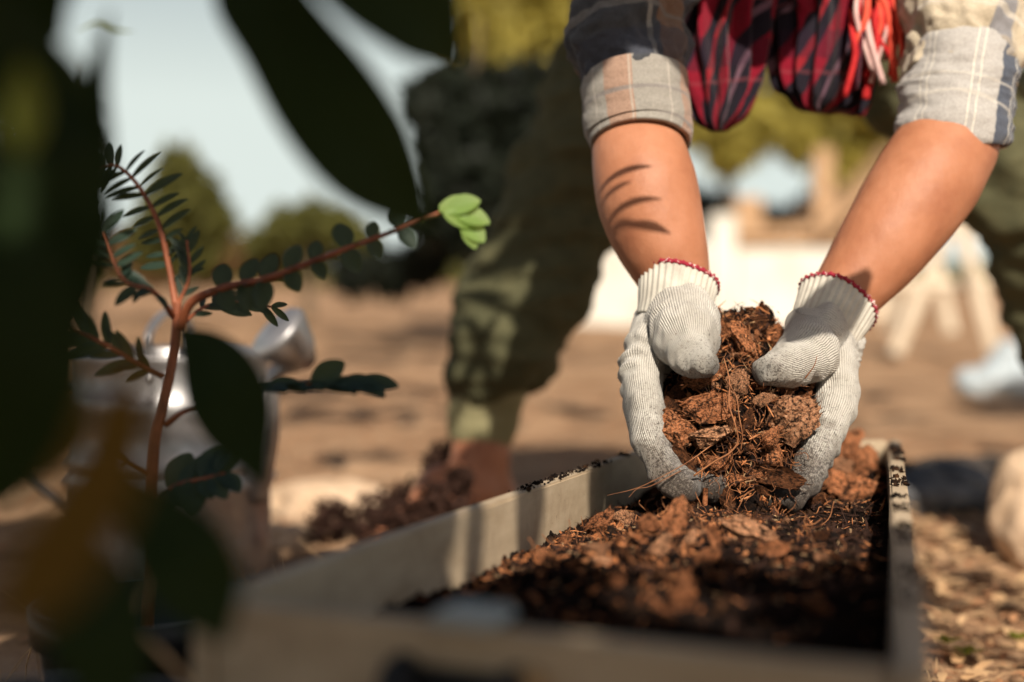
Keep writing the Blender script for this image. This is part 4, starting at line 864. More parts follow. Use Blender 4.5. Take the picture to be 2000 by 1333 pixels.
V, F, uv = tube([basep, basep * .6 + head_c * .4 + Vector((.004, 0, -.006)), basep * .25 + head_c * .75, head_c - hd * .045], [.016, .013, .010, .008], 16, 24); link('spout', mesh('spout', V, F, uv=uv), M['steel'], can)
rows = [tuple(head_c - hd * .05) + (.009, .009), tuple(head_c - hd * .03) + (.024, .024), tuple(head_c) + (.036, .036), tuple(head_c + hd * .004) + (.037, .037), tuple(head_c + hd * .010) + (.033, .033), tuple(head_c + hd * .014) + (.012, .012), tuple(head_c + hd * .015) + (.001, .001)]
V, F, uv = loft(rows, 40, True); link('rose_head', mesh('rose_head', V, F, uv=uv), M['steel'], can)
V, F, uv = tube([Vector((0, -cr * .9, zt)), Vector((0, -cr * .8, zt + .03)), Vector((0, 0, zt + .05)), Vector((0, cr * .8, zt + .03)), Vector((0, cr * .9, zt))], .005, 10, 30); V = V * np.array([1, 1, 1])
link('top_handle', mesh('top_handle', V, F, uv=uv), M['steel'], can)
V, F, uv = tube([Vector((-cr, 0, zt * .85)), Vector((-cr - .05, 0, zt * .8)), Vector((-cr - .06, 0, zt * .5)), Vector((-cr - .01, 0, zt * .3)), Vector((-cr + .003, 0, zt * .28))], .006, 10, 30); link('back_handle', mesh('back_handle', V, F, uv=uv), M['steel'], can)
for s in (-1, 1):
    bm = bmesh.new(); bmesh.ops.create_uvsphere(bm, u_segments=12, v_segments=8, radius=.006); me = bpy.data.meshes.new('rivet'); bm.to_mesh(me); bm.free(); o = link('rivet', me, M['steel'], can); a = R(-84 + s * 5); o.location = (cr * math.cos(a), cr * math.sin(a), zt * .92)

# ------------------------------------------------------------------ leaves and plants
def leaf_mesh(pts, widths, name, fold=0.15, curl=None, nseg=26, nrm=None):
    """a leaf blade: midrib through pts, half widths, a slight V fold and wavy margin; nrm = the way its face looks"""
    rows = smooth_path([tuple(p) + (w_,) for p, w_ in zip(pts, widths)], nseg); T = np.gradient(rows[:, :3], axis=0); T /= np.linalg.norm(T, axis=1)[:, None]
    nr = np.array(nrm if nrm is not None else (0, -1, 0.2), dtype=float); V = []; M_ = 8; S = random.uniform(0, 9)
    for k in range(nseg):
        s_ = np.cross(T[k], nr); s_ /= np.linalg.norm(s_) + 1e-9; nn = np.cross(s_, T[k])
        for j in range(-M_, M_ + 1):
            a = j / M_; wd = max(rows[k, 3], 0.0002); wave = 0.05 * math.sin(k * .7 + S + (3 if a > 0 else 0)) * abs(a) + 0.06 * abs(math.sin(k * 1.1)) * (1 - abs(a)) * abs(a)
            V.append(rows[k, :3] + s_ * a * wd + nn * (abs(a) ** 1.2 * fold * wd + wave * wd))
    W = 2 * M_ + 1; F = [(k * W + j, k * W + j + 1, (k + 1) * W + j + 1, (k + 1) * W + j) for k in range(nseg - 1) for j in range(W - 1)]
    me = mesh(name, np.array(V), F); return me
sap = thing('sapling', P(-60, 1333, .62) * 1.0, 'dark broad leaved sapling looming out of focus at the left edge, nearest the camera', 'sapling')
sap.location = (-.30, .55, 0)
# stem of the sapling
V, F, uv = tube([vw((-.30, .55, 0)), vw((-.285, .55, .15)), vw((-.235, .545, .30)), vw((-.20, .54, .45)), vw((-.14, .53, .60)), vw((-.06, .50, .70))], [.007, .006, .0055, .005, .004, .003], 8, 40); wparent(link('stem', mesh('stem', V, F, uv=uv), M['stem']), sap)
def big_leaf(rows, m, nm='leaf', nrm=(0, -1, .2), fold=.12, label=None):
    pts = [P(x, y, d) for x, y, d, w_ in rows]; ws = [MM(w_, r_[2]) for r_, w_ in zip(rows, [q[3] for q in rows])]
    o = wparent(link(nm, leaf_mesh(pts, ws, nm, fold, nrm=nrm), M[m]), sap)
    if label: o['label'] = label
big_leaf([(430, -120, .60, 20), (490, -20, .58, 78), (560, 80, .57, 92), (640, 200, .56, 108), (720, 310, .56, 100), (790, 390, .57, 55), (845, 450, .58, 4)], 'leaf_dark')
big_leaf([(560, -220, .58, 20), (650, -120, .56, 100), (760, -40, .55, 125), (830, 40, .55, 95), (880, 105, .56, 35), (900, 140, .57, 4)], 'leaf_dark', nrm=(.2, -1, .1))
big_leaf([(60, -150, .55, 10), (40, -60, .52, 110), (60, 20, .52, 95), (110, 80, .53, 18)], 'leaf_dark')
big_leaf([(215, 330, .50, 8), (140, 250, .50, 85), (60, 170, .5, 105), (-30, 60, .5, 90), (-120, 0, .5, 4)], 'leaf_dark', nrm=(0, -1, -.1))
big_leaf([(40, 150, .5, 5), (90, 280, .49, 105), (110, 400, .49, 118), (90, 540, .49, 118), (60, 660, .49, 90), (20, 800, .5, 5)], 'leaf_dark')
big_leaf([(-60, 360, .47, 5), (10, 520, .46, 110), (20, 700, .46, 150), (10, 860, .47, 120), (-10, 1010, .48, 5)], 'leaf_dark', nrm=(.1, -1, 0))
big_leaf([(215, 20, .56, 4), (190, 160, .54, 24), (192, 300, .53, 30), (180, 450, .52, 34), (150, 640, .52, 6)], 'leaf_dark')
big_leaf([(45, 120, .43, 3), (52, 190, .43, 34), (50, 250, .43, 36), (45, 310, .43, 3)], 'leaf_lime', label='yellow green leaf glowing at the left edge')
big_leaf([(300, 640, .33, 4), (240, 800, .33, 62), (215, 900, .33, 74), (160, 1010, .33, 82), (90, 1120, .33, 84), (0, 1230, .33, 30)], 'leaf_yellow', nrm=(.2, -1, .2), label='yellow brown leaf low at the left, very blurred')
big_leaf([(350, 640, .72, 4), (400, 690, .71, 52), (440, 760, .70, 78), (470, 840, .70, 64), (500, 910, .70, 22), (512, 950, .70, 2)], 'leaf_dark', nrm=(-.1, -1, .3), label='dark pointed leaf hanging before the watering can')
big_leaf([(200, 900, .50, 6), (290, 1000, .49, 60), (360, 1090, .48, 95), (400, 1170, .48, 80), (440, 1260, .48, 6)], 'leaf_dark', nrm=(0, -1, .3))
big_leaf([(120, 1060, .50, 6), (160, 1140, .49, 80), (190, 1220, .48, 100), (220, 1330, .48, 70), (230, 1420, .48, 6)], 'leaf_dark', nrm=(0, -1, .3))
wparent(link('twig_leaf', leaf_mesh([P(150, 62, .82), P(190, 48, .82), P(225, 62, .82), P(262, 62, .82)], [.0005, .0035, .0032, .0004], 'twig_leaf', .3, nrm=(0, -.5, 1)), M['leaf_lime']), sap)

# compound leaved seedling in its pot
pl = thing('potted_seedling', (-.26, .98, 0), 'red stemmed potted seedling with feathery leaves and one bright lobed tip leaf', 'plant')
def branch(pts, r0, r1, parent=None):
    n = len(pts); V, F, uv = tube(pts, [r0 + (r1 - r0) * k / (n - 1) for k in range(n)], 8, n * 8); return wparent(link('branch', mesh('branch', V, F, uv=uv), M['stem']), pl)
def leaflet_mesh(L, W):
    V = []; n = 12
    for k in range(n):
        t = k / (n - 1); wd = W * math.sin(math.pi * min(1, t * .92 + .06)) ** .7
        for j in (-1, -.5, 0, .5, 1): V.append((t * L, j * wd, abs(j) * wd * .25 - .10 * L * t * t))
    F = [(k * 5 + j, k * 5 + j + 1, (k + 1) * 5 + j + 1, (k + 1) * 5 + j) for k in range(n - 1) for j in range(4)]
    return mesh('leaflet', V, F)
LF = leaflet_mesh(1, .15); LFR = leaflet_mesh(1, .33)
for q, mm_ in ((LF, 'leaflet'), (LFR, 'leaflet')): q.materials.append(M[mm_])
LFB = LFR.copy(); LFB.materials.clear(); LFB.materials.append(M['leaflet_bright'])
def put_leaflet(br, p, d, nrm, L, me):
    x = Vector(d).normalized(); z = Vector(nrm); z = (z - x * z.dot(x)).normalized(); y = z.cross(x); m4 = Matrix((x, y, z)).transposed().to_4x4(); m4.translation = p
    o = link('leaflet', me); o.parent = br; o.matrix_parent_inverse = world(br).inverted(); o.matrix_basis = m4 @ Matrix.Scale(L, 4); return o
def feather(br, pts, t0, t1, n, L, me, spread=70, nrm=(0, -.3, 1), both=True, taper=.5, droop=0, skip=()):
    rows = smooth_path([tuple(p) for p in pts], 60); T = np.gradient(rows, axis=0)
    for k in range(n):
        f = t0 + (t1 - t0) * k / max(1, n - 1); i = min(59, int(f * 59)); t = Vector(T[i]).normalized(); nn = Vector(nrm).normalized(); s_ = nn.cross(t).normalized()
        for sd_ in ((-1, 1) if both else (1,)):
            if (k, sd_) in skip: continue
            a = R(spread + random.uniform(-17, 15))
            if random.random() < .06: continue
            d = t * math.cos(a) + s_ * sd_ * math.sin(a) + Vector((0, 0, -droop)); put_leaflet(br, Vector(rows[i]), d, nn + Vector((random.uniform(-.3, .3), random.uniform(-.3, .3), 0)), L * (1 - (1 - taper) * abs(f - .5) * 2 * .8) * random.uniform(.72, 1.22), me)
main = [P(285, 1010, .98), P(300, 900, .98), P(318, 800, .985), P(338, 700, .99), P(345, 620, .99), P(348, 590, .99)]
main[0].z = .10
mb_ = branch([vw((main[0].x, main[0].y, .06))] + main, .0046, .0026)
b1 = [P(352, 640, .99), P(375, 590, .98), P(440, 562, .97), P(520, 545, .96), P(600, 515, .95), P(700, 478, .95), P(800, 440, .95), P(860, 415, .955)]
br = branch(b1, .0036, .0012)
feather(br, b1, .28, .84, 8, .021, LFR, 80, (0, -.8, .5), True, .8, .05)
feather(br, b1, .25, .9, 8, .024, LF, 60, (0, .1, 1), True, .7, .1)
for k, (x_, y_, a, L) in enumerate(((858, 408, 8, .026), (876, 408, 16, .022), (884, 414, -14, .026), (896, 424, -42, .024), (905, 436, -62, .019), (868, 416, -26, .020))):
    put_leaflet(br, P(x_, y_, .955 - k * .0012), Vector((math.cos(R(a)), -.15, math.sin(R(a)))), (0.1 + .12 * (k % 3), -.8, .6 - .1 * (k % 2)), L, LFB)
b2 = [P(345, 610, .99), P(330, 520, 1.0), P(310, 440, 1.0), P(275, 370, 1.0), P(230, 325, 1.0), P(190, 330, 1.0)]; br = branch(b2, .0026, .0008)
feather(br, b2, .15, .98, 15, .026, LF, 72, (-.35, -.65, .5), True, .75, .05)
b3 = [P(340, 620, .99), P(300, 570, .96), P(240, 545, .95), P(205, 455, .95)]; br = branch(b3, .0022, .0008); feather(br, b3, .3, 1, 10, .024, LF, 60, (.2, -.5, .8), True, .8)
b4 = [P(318, 735, .985), P(270, 710, .97), P(200, 670, .96), P(140, 640, .95), P(90, 610, .95)]; br = branch(b4, .0022, .0008); feather(br, b4, .15, 1, 12, .026, LF, 45, (.1, -.9, .4), True, .8)
b5 = [P(325, 830, .985), P(360, 805, .97), P(420, 790, .96), P(500, 762, .95), P(600, 752, .945), P(700, 756, .945)]; br = branch(b5, .0022, .001); feather(br, b5, .55, 1, 10, .022, LFR, 28, (0, -.2, 1), True, .9)
put_leaflet(br, P(610, 752, .945), Vector((.8, 0, .6)), (0, -1, .3), .026, LFR)
for L, a, x in ((.03, 2, 690), (.028, -3, 640), (.028, 4, 660)): put_leaflet(br, P(x, 752, .945), Vector((math.cos(R(a)), 0, math.sin(R(a)))), (0, -.5, .8), L, LFR)
b6 = [P(300, 930, .98), P(255, 905, .97), P(215, 880, .96)]; br = branch(b6, .0018, .001); feather(br, b6, .5, 1, 3, .02, LF, 50)
b7 = [P(300, 985, .98), P(340, 950, .96), P(400, 935, .95), P(440, 925, .95)]; br = branch(b7, .002, .001); feather(br, b7, .3, 1, 7, .028, LFR, 60, (0, -.7, .7), True)
b8 = [P(345, 600, .99), P(370, 540, .99), P(365, 470, .99)]; br = branch(b8, .0015, .0008); feather(br, b8, .2, 1, 6, .020, LF, 40, (0, -1, .3), True)
b9 = [P(350, 640, .99), P(400, 600, 1.02), P(470, 590, 1.05), P(530, 600, 1.07)]; br = branch(b9, .0015, .0008); feather(br, b9, .2, 1, 8, .026, LF, 35, (0, -.9, .4), True)
# pot
def pot_mesh(rt, rb_, h):
    prof = ((0, 0), (0, rb_), (h * .82, rt * .95), (h * .83, rt * 1.03), (h, rt * 1.05), (h, rt * .96), (h * .85, rt * .9), (h * .8, 0)); n = 40; V = []
    for z, r_ in prof: V += [(r_ * math.cos(2 * math.pi * j / n), r_ * math.sin(2 * math.pi * j / n), z) for j in range(n)]
    return mesh('pot', V, [(k * n + j, k * n + (j + 1) % n, (k + 1) * n + (j + 1) % n, (k + 1) * n + j) for k in range(len(prof) - 1) for j in range(n)])
o = link('pot', pot_mesh(.075, .058, .135), M['plastic']); o.location = (main[0].x, main[0].y + .0, 0.0); wparent(o, pl); o.matrix_parent_inverse = world(pl).inverted()
o = link('pot', pot_mesh(.085, .065, .165), M['plastic']); o.location = (-.20, .60, 0); o.rotation_euler = (0, R(4), R(15)); tag(o, 'black nursery pot low at the left, blurred, in front of the planter corner', 'pot')
# straw and grass at the lower left
bag = Bag()
for i in range(160):
    x, y = fr.uniform(-.42, -.12), fr.uniform(.72, 1.5)
    if abs(x - main[0].x) < .08 and abs(y - main[0].y) < .08: continue
    L = fr.uniform(.04, .16); pt = fibre_path((x, y, gz(x, y) - .003), L, (fr.gauss(0, .6), fr.gauss(0, .6), 1), .25, fr); V, F, uv = tube(pt, [.0009, .0009, .0008, .0006, .0004, .0001], 4, 12); bag.add(V, F, uv)
tag(link('dry_grass', bag.mesh('dry_grass'), M['straw']), 'dry grass stalks around the pots at the left', 'grass', None, 'stuff')
for i, pts in enumerate(([P(90, 1040, .62), P(150, 1130, .60), P(190, 1240, .60), P(230, 1340, .60)], [P(130, 1060, .64), P(220, 1180, .62), P(330, 1290, .61), P(400, 1370, .6)], [P(230, 1290, .60), P(270, 1190, .61), P(300, 1090, .63)])):
    root('straw', pts, .0016, .0010, ('blurred straw stalk slanting at the lower left corner', 'long blurred straw stalk running down right before the dark pot', 'short blurred straw stalk leaning right before the dark pot')[i], 'straw', 'straw')

# ------------------------------------------------------------------ unseen tree behind the camera, leaves added along the sun line to cast shade
hz = Vector((SUN.x, SUN.y, 0)).normalized(); e1 = Vector((-hz.y, hz.x, 0)); e2 = SUN.cross(e1); e2 = -e2 if e2.z < 0 else e2
def sun_pt(u, v, t): return e1 * u + e2 * v + SUN * t
def uvof(p): return p.dot(e1), p.dot(e2)
tree = thing('unseen_shade_tree', (-1.25, -1.3, 0), 'unseen broad leaved tree with leaves added to shade parts of the scene', 'tree')
V, F, uv = tube([vw((-1.25, -1.3, 0)), vw((-1.22, -1.28, .8)), vw((-1.15, -1.2, 1.6)), vw((-1.0, -1.0, 2.2)), vw((-.8, -.6, 2.6))], [.09, .07, .06, .04, .02], 12, 40); wparent(link('trunk', mesh('trunk', V, F, uv=uv), M['bark']), tree)
for q in ([vw((-1.18, -1.25, .9)), vw((-.8, -.9, 1.1)), vw((-.4, -.5, 1.1)), vw((-.05, -.25, 1.05))], [vw((-1.17, -1.22, 1.2)), vw((-.8, -.4, 1.35)), vw((-.4, .3, 1.25)), vw((-.1, .7, 1.15))], [vw((-1.1, -1.1, 1.8)), vw((-.7, -.2, 2.0)), vw((-.4, .8, 1.9))]):
    V, F, uv = tube(q, [.03, .02, .012, .004][:len(q)], 8, 24); wparent(link('bough', mesh('bough', V, F, uv=uv), M['bark']), tree)
r8 = random.Random(21); bag = Bag()
def shade_leaf(u, v, t, L, W, ang, tilt=.3):
    c = sun_pt(u, v, t); d = (e1 * math.cos(ang) + e2 * math.sin(ang)); s_ = (-e1 * math.sin(ang) + e2 * math.cos(ang)); nn = SUN
    V = []; n = 9
    for k in range(n):
        f = k / (n - 1); wd = W * math.sin(math.pi * min(.985, f * .96 + .03)) ** .8
        for j in (-1, 0, 1): V.append(c + d * (f - .5) * L + s_ * j * wd + nn * (abs(j) * wd * .3 + r8.uniform(0, .001) + (f - .5) * L * tilt))
    bag.add([tuple(q) for q in V], [(k * 3 + j, k * 3 + j + 1, (k + 1) * 3 + j + 1, (k + 1) * 3 + j) for k in range(n - 1) for j in range(2)])
def tt(p): return p.dot(SUN)
bu, bv = uvof(P(905, 425, .955)); hu, hv2 = uvof(P(540, 660, 1.6)); lu, lv = uvof(P(50, 215, .43)); yu, yv = uvof(P(205, 60, .82))
gaps = [uvof(P(880, 1100, .94)) + (.050,), uvof(P(960, 1075, 1.0)) + (.050,), uvof(P(1330, 1190, .80)) + (.052,), uvof(P(1165, 1310, .56)) + (.022,)]
n_ = 0
while n_ < 2600:
    u, v = r8.uniform(-.9, .44), r8.uniform(-.05, 1.42)
    lim = .42 if v < .63 else (.42 - (v - .63) / .10 * .33 if v < .73 else (.09 if v < .95 else (.03 if v < 1.20 else -.20)))
    lim += .018 * math.sin(v * 60)
    n_ += 1
    if any(math.hypot((u - q[0]), (v - q[1]) * .8) < q[2] for q in gaps): continue
    if u > lim or math.hypot(u - bu, v - bv) < .062 or math.hypot(u - hu, v - hv2) < .07 or math.hypot(u - lu, v - lv) < .036 or math.hypot(u - yu, v - yv) < .05: continue
    # sun_pt measures t from the origin of the sun line: keep the added leaves above and behind the camera
    shade_leaf(u, v, r8.uniform(.75, 1.25), r8.uniform(.07, .12), r8.uniform(.018, .032), r8.uniform(0, 6.3))
for (x, y, d, n, su, sv3) in ((640, 200, .56, 10, .05, .05), (800, 20, .56, 8, .04, .04), (750, 380, .56, 5, .02, .02), (60, 300, .5, 12, .05, .08), (100, 1150, .48, 14, .06, .06), (350, 1150, .48, 14, .06, .04), (900, 1300, .56, 16, .09, .03), (1400, 1330, .54, 12, .07, .02), (430, 800, .7, 6, .03, .04)):
    p = P(x, y, d); u0, v0 = uvof(p)
    for _ in range(n):
        u, v = u0 + r8.gauss(0, su), v0 + r8.gauss(0, sv3)
        if not any(math.hypot(u - q[0], (v - q[1]) * .8) < q[2] for q in gaps) and math.hypot(u - bu, v - bv) > .07 and math.hypot(u - lu, v - lv) > .036: shade_leaf(u, v, r8.uniform(.75, 1.1), r8.uniform(.08, .12), r8.uniform(.022, .034), r8.uniform(0, 6.3))
def dapple(p, n, su, sv_, L, W, ang=None, t=(1.0, 1.4)):  # adds leaves in mid-air up-sun of p to shade that spot
    u0, v0 = uvof(p); t0 = tt(p)
    for _ in range(n): shade_leaf(u0 + r8.gauss(0, su), v0 + r8.gauss(0, sv_), t0 + r8.uniform(*t), L * r8.uniform(.8, 1.2), W * r8.uniform(.8, 1.2), (ang if ang is not None else r8.uniform(0, 6.3)) + r8.gauss(0, .2))
dapple(P(1030, 1010, 1.07), 1, .001, .005, .11, .013, R(84)); dapple(P(922, 1085, .96), 1, .002, .01, .10, .007, R(76)); dapple(P(1170, 950, 1.22), 1, .002, .002, .09, .011, R(80)); dapple(P(815, 1120, .88), 3, .01, .03, .10, .014, R(80))
r8 = random.Random(5)
for y, xo, an in ((530, 10, -28), (575, -20, -25), (625, 10, -35), (675, -25, -60), (720, -30, 60), (740, 0, -50)): dapple(P(955 + xo, y, 1.88), 1, .002, .002, .085, .0075, R(an), (1.35, 1.5))
dapple(P(895, 640, 1.87), 1, .008, .02, .10, .012, R(80), (1.3, 1.5))
for (x, y, L, an, W_) in ((1222, 324, .044, 4, .0030), (1206, 352, .026, -4, .0022), (1232, 396, .050, -10, .0032), (1218, 424, .036, -14, .0026), (1266, 452, .036, -26, .0028)): dapple(P(x, y, 1.215), 1, .0003, .0003, L, W_, R(an), (.40, .46))
dapple(P(1215, 60, 1.3), 12, .028, .018, .08, .026, None, (.9, 1.2)); dapple(P(1270, 90, 1.3), 4, .02, .015, .08, .022, None, (.9, 1.2)); dapple(P(935, 960, 1.9), 14, .035, .008, .09, .02, None, (1.3, 1.6))  # added leaves that darken the left sleeve and the foot
for (x, y, n) in ((1100, 180, 16), (1060, 300, 18), (1060, 390, 12), (1120, 420, 12), (1115, 540, 8), (1105, 620, 7), (1085, 700, 4)): dapple(P(x, y, 1.9), n, .022, .02, .09, .026, None, (1.3, 1.7))  # added leaves that darken the upper leg
for (x, y, n, sp_, L) in ((620, 640, 40, .55, .26), (780, 690, 36, .45, .22), (560, 760, 26, .3, .18), (740, 800, 24, .22, .16), (830, 880, 8, .12, .12), (1130, 880, 7, .07, .14), (1800, 800, 14, .35, .2), (1900, 900, 8, .2, .14), (1850, 1130, 8, .10, .10), (1950, 1200, 5, .08, .06), (1850, 1260, 4, .05, .05)):  # free-floating leaves added to throw shade patches on the ground
    g0, gd = flat(x, y); u0, v0 = uvof(g0); t0 = tt(g0)
    for _ in range(n): shade_leaf(u0 + r8.gauss(0, sp_), v0 + r8.gauss(0, sp_ * .35), t0 + r8.uniform(.5, .8) * g0.y + .3, L * r8.uniform(.7, 1.3), L * .24, r8.uniform(0, 6.3))
cl = wparent(link('added_foliage', bag.mesh('added_foliage'), M['added_canopy']), tree)

# ------------------------------------------------------------------ rocks, rubble, litter on the ground
def rock(x, y, s, label, m='rock', seed=1, cat='rock', group=None, lift=.2, rz=0):
    bm = bmesh.new(); bmesh.ops.create_icosphere(bm, subdivisions=4, radius=1)
    for v in bm.verts:
        c = v.co; q = c * 1.1 + Vector((seed * 3.3, 0, 0)); f = 1 + .30 * noise.noise(q) + .14 * noise.noise(q * 2.7) + .06 * noise.noise(q * 7); v.co = Vector((c.x * s[0], c.y * s[1], c.z * s[2])) * f
    me = bpy.data.meshes.new('rock'); bm.to_mesh(me); bm.free(); me.polygons.foreach_set('use_smooth', [True] * len(me.polygons))
    o = link('rock' if m != 'slate' else 'rubble', me, M[m]); o.location = (x, y, gz(x, y) + s[2] * lift); o.rotation_euler = (0, 0, rz); return tag(o, label, cat, group)
p, d = flat(640, 1010); rock(p.x, p.y + .05, (.105, .075, .045), 'wide pale sandstone slab on the ground left of the sandal', seed=2, lift=.45)
p, d = flat(560, 1045); rock(p.x, p.y, (.045, .04, .022), 'small pale stone before the wide slab', seed=4)
p, d = flat(700, 1040); rock(p.x, p.y, (.04, .03, .018), 'flat sandy stone between the slab and the sandal', seed=5)
p, d = flat(1060, 1000); rock(p.x, p.y + .1, (.09, .08, .03), 'low sunlit stone behind the trouser leg', seed=6)
p, d = flat(2010, 1075); rock(p.x + .02, p.y, (.075, .07, .085), 'tall tan rock at the right edge of the picture', seed=7, lift=.6)
p, d = flat(1790, 1010); rock(p.x, p.y + .03, (.10, .06, .035), 'grey black slab of rubble right of the planter', 'slate', 8, 'rubble', lift=.5)
p, d = flat(1880, 1005); rock(p.x, p.y + .05, (.085, .06, .045), 'dark rubble lump with pale patches beside the tan rock', 'slate', 9, 'rubble', lift=.5)
p, d = flat(1850, 970); rock(p.x, p.y + .05, (.14, .05, .045), 'long dark charred lump behind the rubble right of the planter', 'darkwood', 10, 'rubble', lift=.5)
p, d = flat(1970, 960); rock(p.x, p.y + .1, (.08, .05, .03), 'low dark lump behind the tan rock', 'darkwood', 11, 'rubble', lift=.5)
def litter(n, xr, yr, name, m, label, seed, size=(.006, .028), avoid=None):
    r = random.Random(seed); bag = Bag()
    for i in range(n):
        x, y = r.uniform(*xr), r.uniform(*yr)
        s_, t_ = soil_st(x, y)
        if -.05 < s_ < 1.05 and -.08 < t_ < 1.08: continue
        z = gz(x, y); L = r.uniform(*size); a = r.uniform(0, 6.3); w_ = L * r.choice([.05, .06, .3, .45]); ca, sa = math.cos(a), math.sin(a); lift = r.uniform(.001, .010); tz = r.uniform(-.25, .35)
        V = [];
        for u_ in (-1, -.4, .3, 1):
            ww = w_ * (1 - .55 * abs(u_) ** 1.5)
            for v_ in (-1, 1): X, Y = u_ * L / 2, v_ * ww / 2; V.append((x + X * ca - Y * sa, y + X * sa + Y * ca, z + lift + u_ * L * tz * .5 + abs(v_) * ww * .0 + (1 - u_ * u_) * L * .10))
        bag.add(V, [(0, 1, 3, 2), (2, 3, 5, 4), (4, 5, 7, 6)])
    return tag(link(name, bag.mesh(name), M[m]), label, 'litter', None, 'stuff')
litter(7000, (.05, 1.3), (1.0, 3.2), 'wood_litter', 'litter', 'brown chips and leaf litter on the ground right of the planter', 3)
litter(4500, (.05, 1.2), (1.0, 2.6), 'straw_litter', 'straw', 'broken straw on the ground right of the planter', 4, (.01, .05))
litter(3500, (-1.6, .6), (1.3, 5.0), 'dry_leaf_litter', 'litter', 'dry scraps on the ground around the foot and the can', 5, (.008, .04))
for i, (x, y) in enumerate(((1850, 1250), (1890, 1262), (1990, 1225))):
    p, d = flat(x, y); o = thing('seedling', p, ('tiny green sprout on the litter right of the planter', 'second tiny sprout, right beside the first one', 'tiny sprout at the right edge of the litter')[i], 'sprout')
    for k in range(4):
        a = k * 1.6 + i; me = LFR.copy(); me.materials.clear(); me.materials.append(M['leaf_lime']); l_ = link('leaf', me, None, o); l_.rotation_euler = (0, R(-25), a); l_.scale = (.016,) * 3; l_.location = (0, 0, .012)

# ------------------------------------------------------------------ background
def crown_tree(base, h, blobs, m, label, n, leaf=.09, trunk=.08, group=None, cat='tree', name='tree', seed=1, wood='bark'):
    r = np.random.default_rng(seed); tr = thing(name, base, label, cat, group)
    if trunk:
        V, F, uv = tube([vw((0, 0, -.05)), vw((.05 * h * .2, 0, h * .3)), vw((-.03, .02, h * .6)), vw((.02, 0, h * .9))], [trunk, trunk * .75, trunk * .5, trunk * .15], 10, 20); link('trunk', mesh('trunk', V, F, uv=uv), M[wood], tr)
        bag = Bag()
        for (bx, by, bz, br_) in blobs[:8]:
            V, F, uv = tube([vw((0, 0, h * .45)), vw((bx * .5, by * .5, (h * .45 + bz) / 2)), vw((bx, by, bz))], [trunk * .4, trunk * .25, trunk * .08], 6, 10); bag.add(V, F, uv)
        link('limbs', bag.mesh('limbs'), M[wood], tr)
    per = n // len(blobs); Vs = []; tot = 0
    for (bx, by, bz, br_) in blobs:
        c = r.normal(0, 1, (per, 3)); c /= np.linalg.norm(c, axis=1)[:, None]; c *= (br_ * r.random(per) ** .45)[:, None]; cl_ = r.normal(0, br_ * .13, (max(1, per // 14), 3)); c = c + np.repeat(cl_, 15, axis=0)[:per] if len(cl_) * 15 >= per else c
        c += np.array([bx, by, bz]); a = r.normal(0, 1, (per, 3)); a /= np.linalg.norm(a, axis=1)[:, None]; b_2 = np.cross(a, r.normal(0, 1, (per, 3))); b_2 /= np.linalg.norm(b_2, axis=1)[:, None]
        s_ = leaf * r.uniform(.6, 1.3, per)[:, None]; Vs.append(np.stack([c - a * s_, c - b_2 * s_ * .42, c + a * s_, c + b_2 * s_ * .42], 1)); tot += per
    V = np.concatenate(Vs).reshape(-1, 3); F = np.arange(tot * 4).reshape(-1, 4)
    link('crown', mesh('crown', V, F, False), M[m], tr); return tr
def ground_at(x, d): p = P(x, 540, d); return vw((p.x, p.y, max(0, (p.y - 30)) * .01))
def blobs_px(base, d, lst):
    out = []
    for x, y, rpx in lst: q = P(x, y, d + random.uniform(-.3, .3)); out.append((q.x - base.x, q.y - base.y, q.z - base.z, MM(rpx, d)))
    return out
b = ground_at(1000, 9.0)
crown_tree(b, 2.6, blobs_px(b, 9.0, [(960, 40, 110), (1060, 90, 100), (1100, -60, 150), (950, -90, 130), (1010, 140, 80), (1150, 60, 110), (1200, -60, 150)]), 'fol_olive', 'tall olive yellow tree behind the bent back, left of the shirt sleeve', 3200, .10, .10, seed=1)
b = ground_at(930, 7.5)
crown_tree(b, 1.9, blobs_px(b, 7.5, [(850, 200, 60), (900, 180, 70), (960, 200, 80), (1060, 200, 90), (880, 260, 80), (960, 280, 100), (1040, 250, 80), (870, 330, 70), (940, 380, 80), (1020, 390, 80), (1100, 320, 90), (860, 420, 60), (960, 460, 70), (1060, 470, 70)]), 'fol_dark', 'dark bush standing left of the dark trouser leg', 4600, .085, .05, seed=2, cat='bush', name='bush')
b = ground_at(760, 8.0)
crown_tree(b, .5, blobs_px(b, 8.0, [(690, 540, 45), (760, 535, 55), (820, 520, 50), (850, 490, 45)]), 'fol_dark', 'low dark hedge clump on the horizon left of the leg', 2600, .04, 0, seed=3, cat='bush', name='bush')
b = ground_at(360, 11)
crown_tree(b, 1.6, blobs_px(b, 11, [(350, 330, 45), (380, 380, 55), (330, 410, 60), (420, 430, 40), (300, 470, 60), (380, 480, 60)]), 'fol_mid', 'olive tree on the left skyline behind the feathery leaves', 3200, .07, .06, seed=4)
b = ground_at(600, 11.5)
crown_tree(b, 1.2, blobs_px(b, 11.5, [(560, 445, 45), (620, 430, 45), (670, 450, 45), (600, 490, 55), (700, 480, 40), (510, 480, 40)]), 'fol_mid', 'low brownish green tree in the centre of the left skyline', 3000, .06, .05, seed=5)
b = ground_at(480, 12)
crown_tree(b, .9, blobs_px(b, 12, [(450, 500, 40), (520, 510, 40), (400, 520, 40), (300, 520, 45), (240, 500, 50)]), 'fol_brown', 'dry brown thicket along the left horizon', 2600, .06, 0, seed=6, cat='thicket', name='thicket')
b = ground_at(1420, 13)
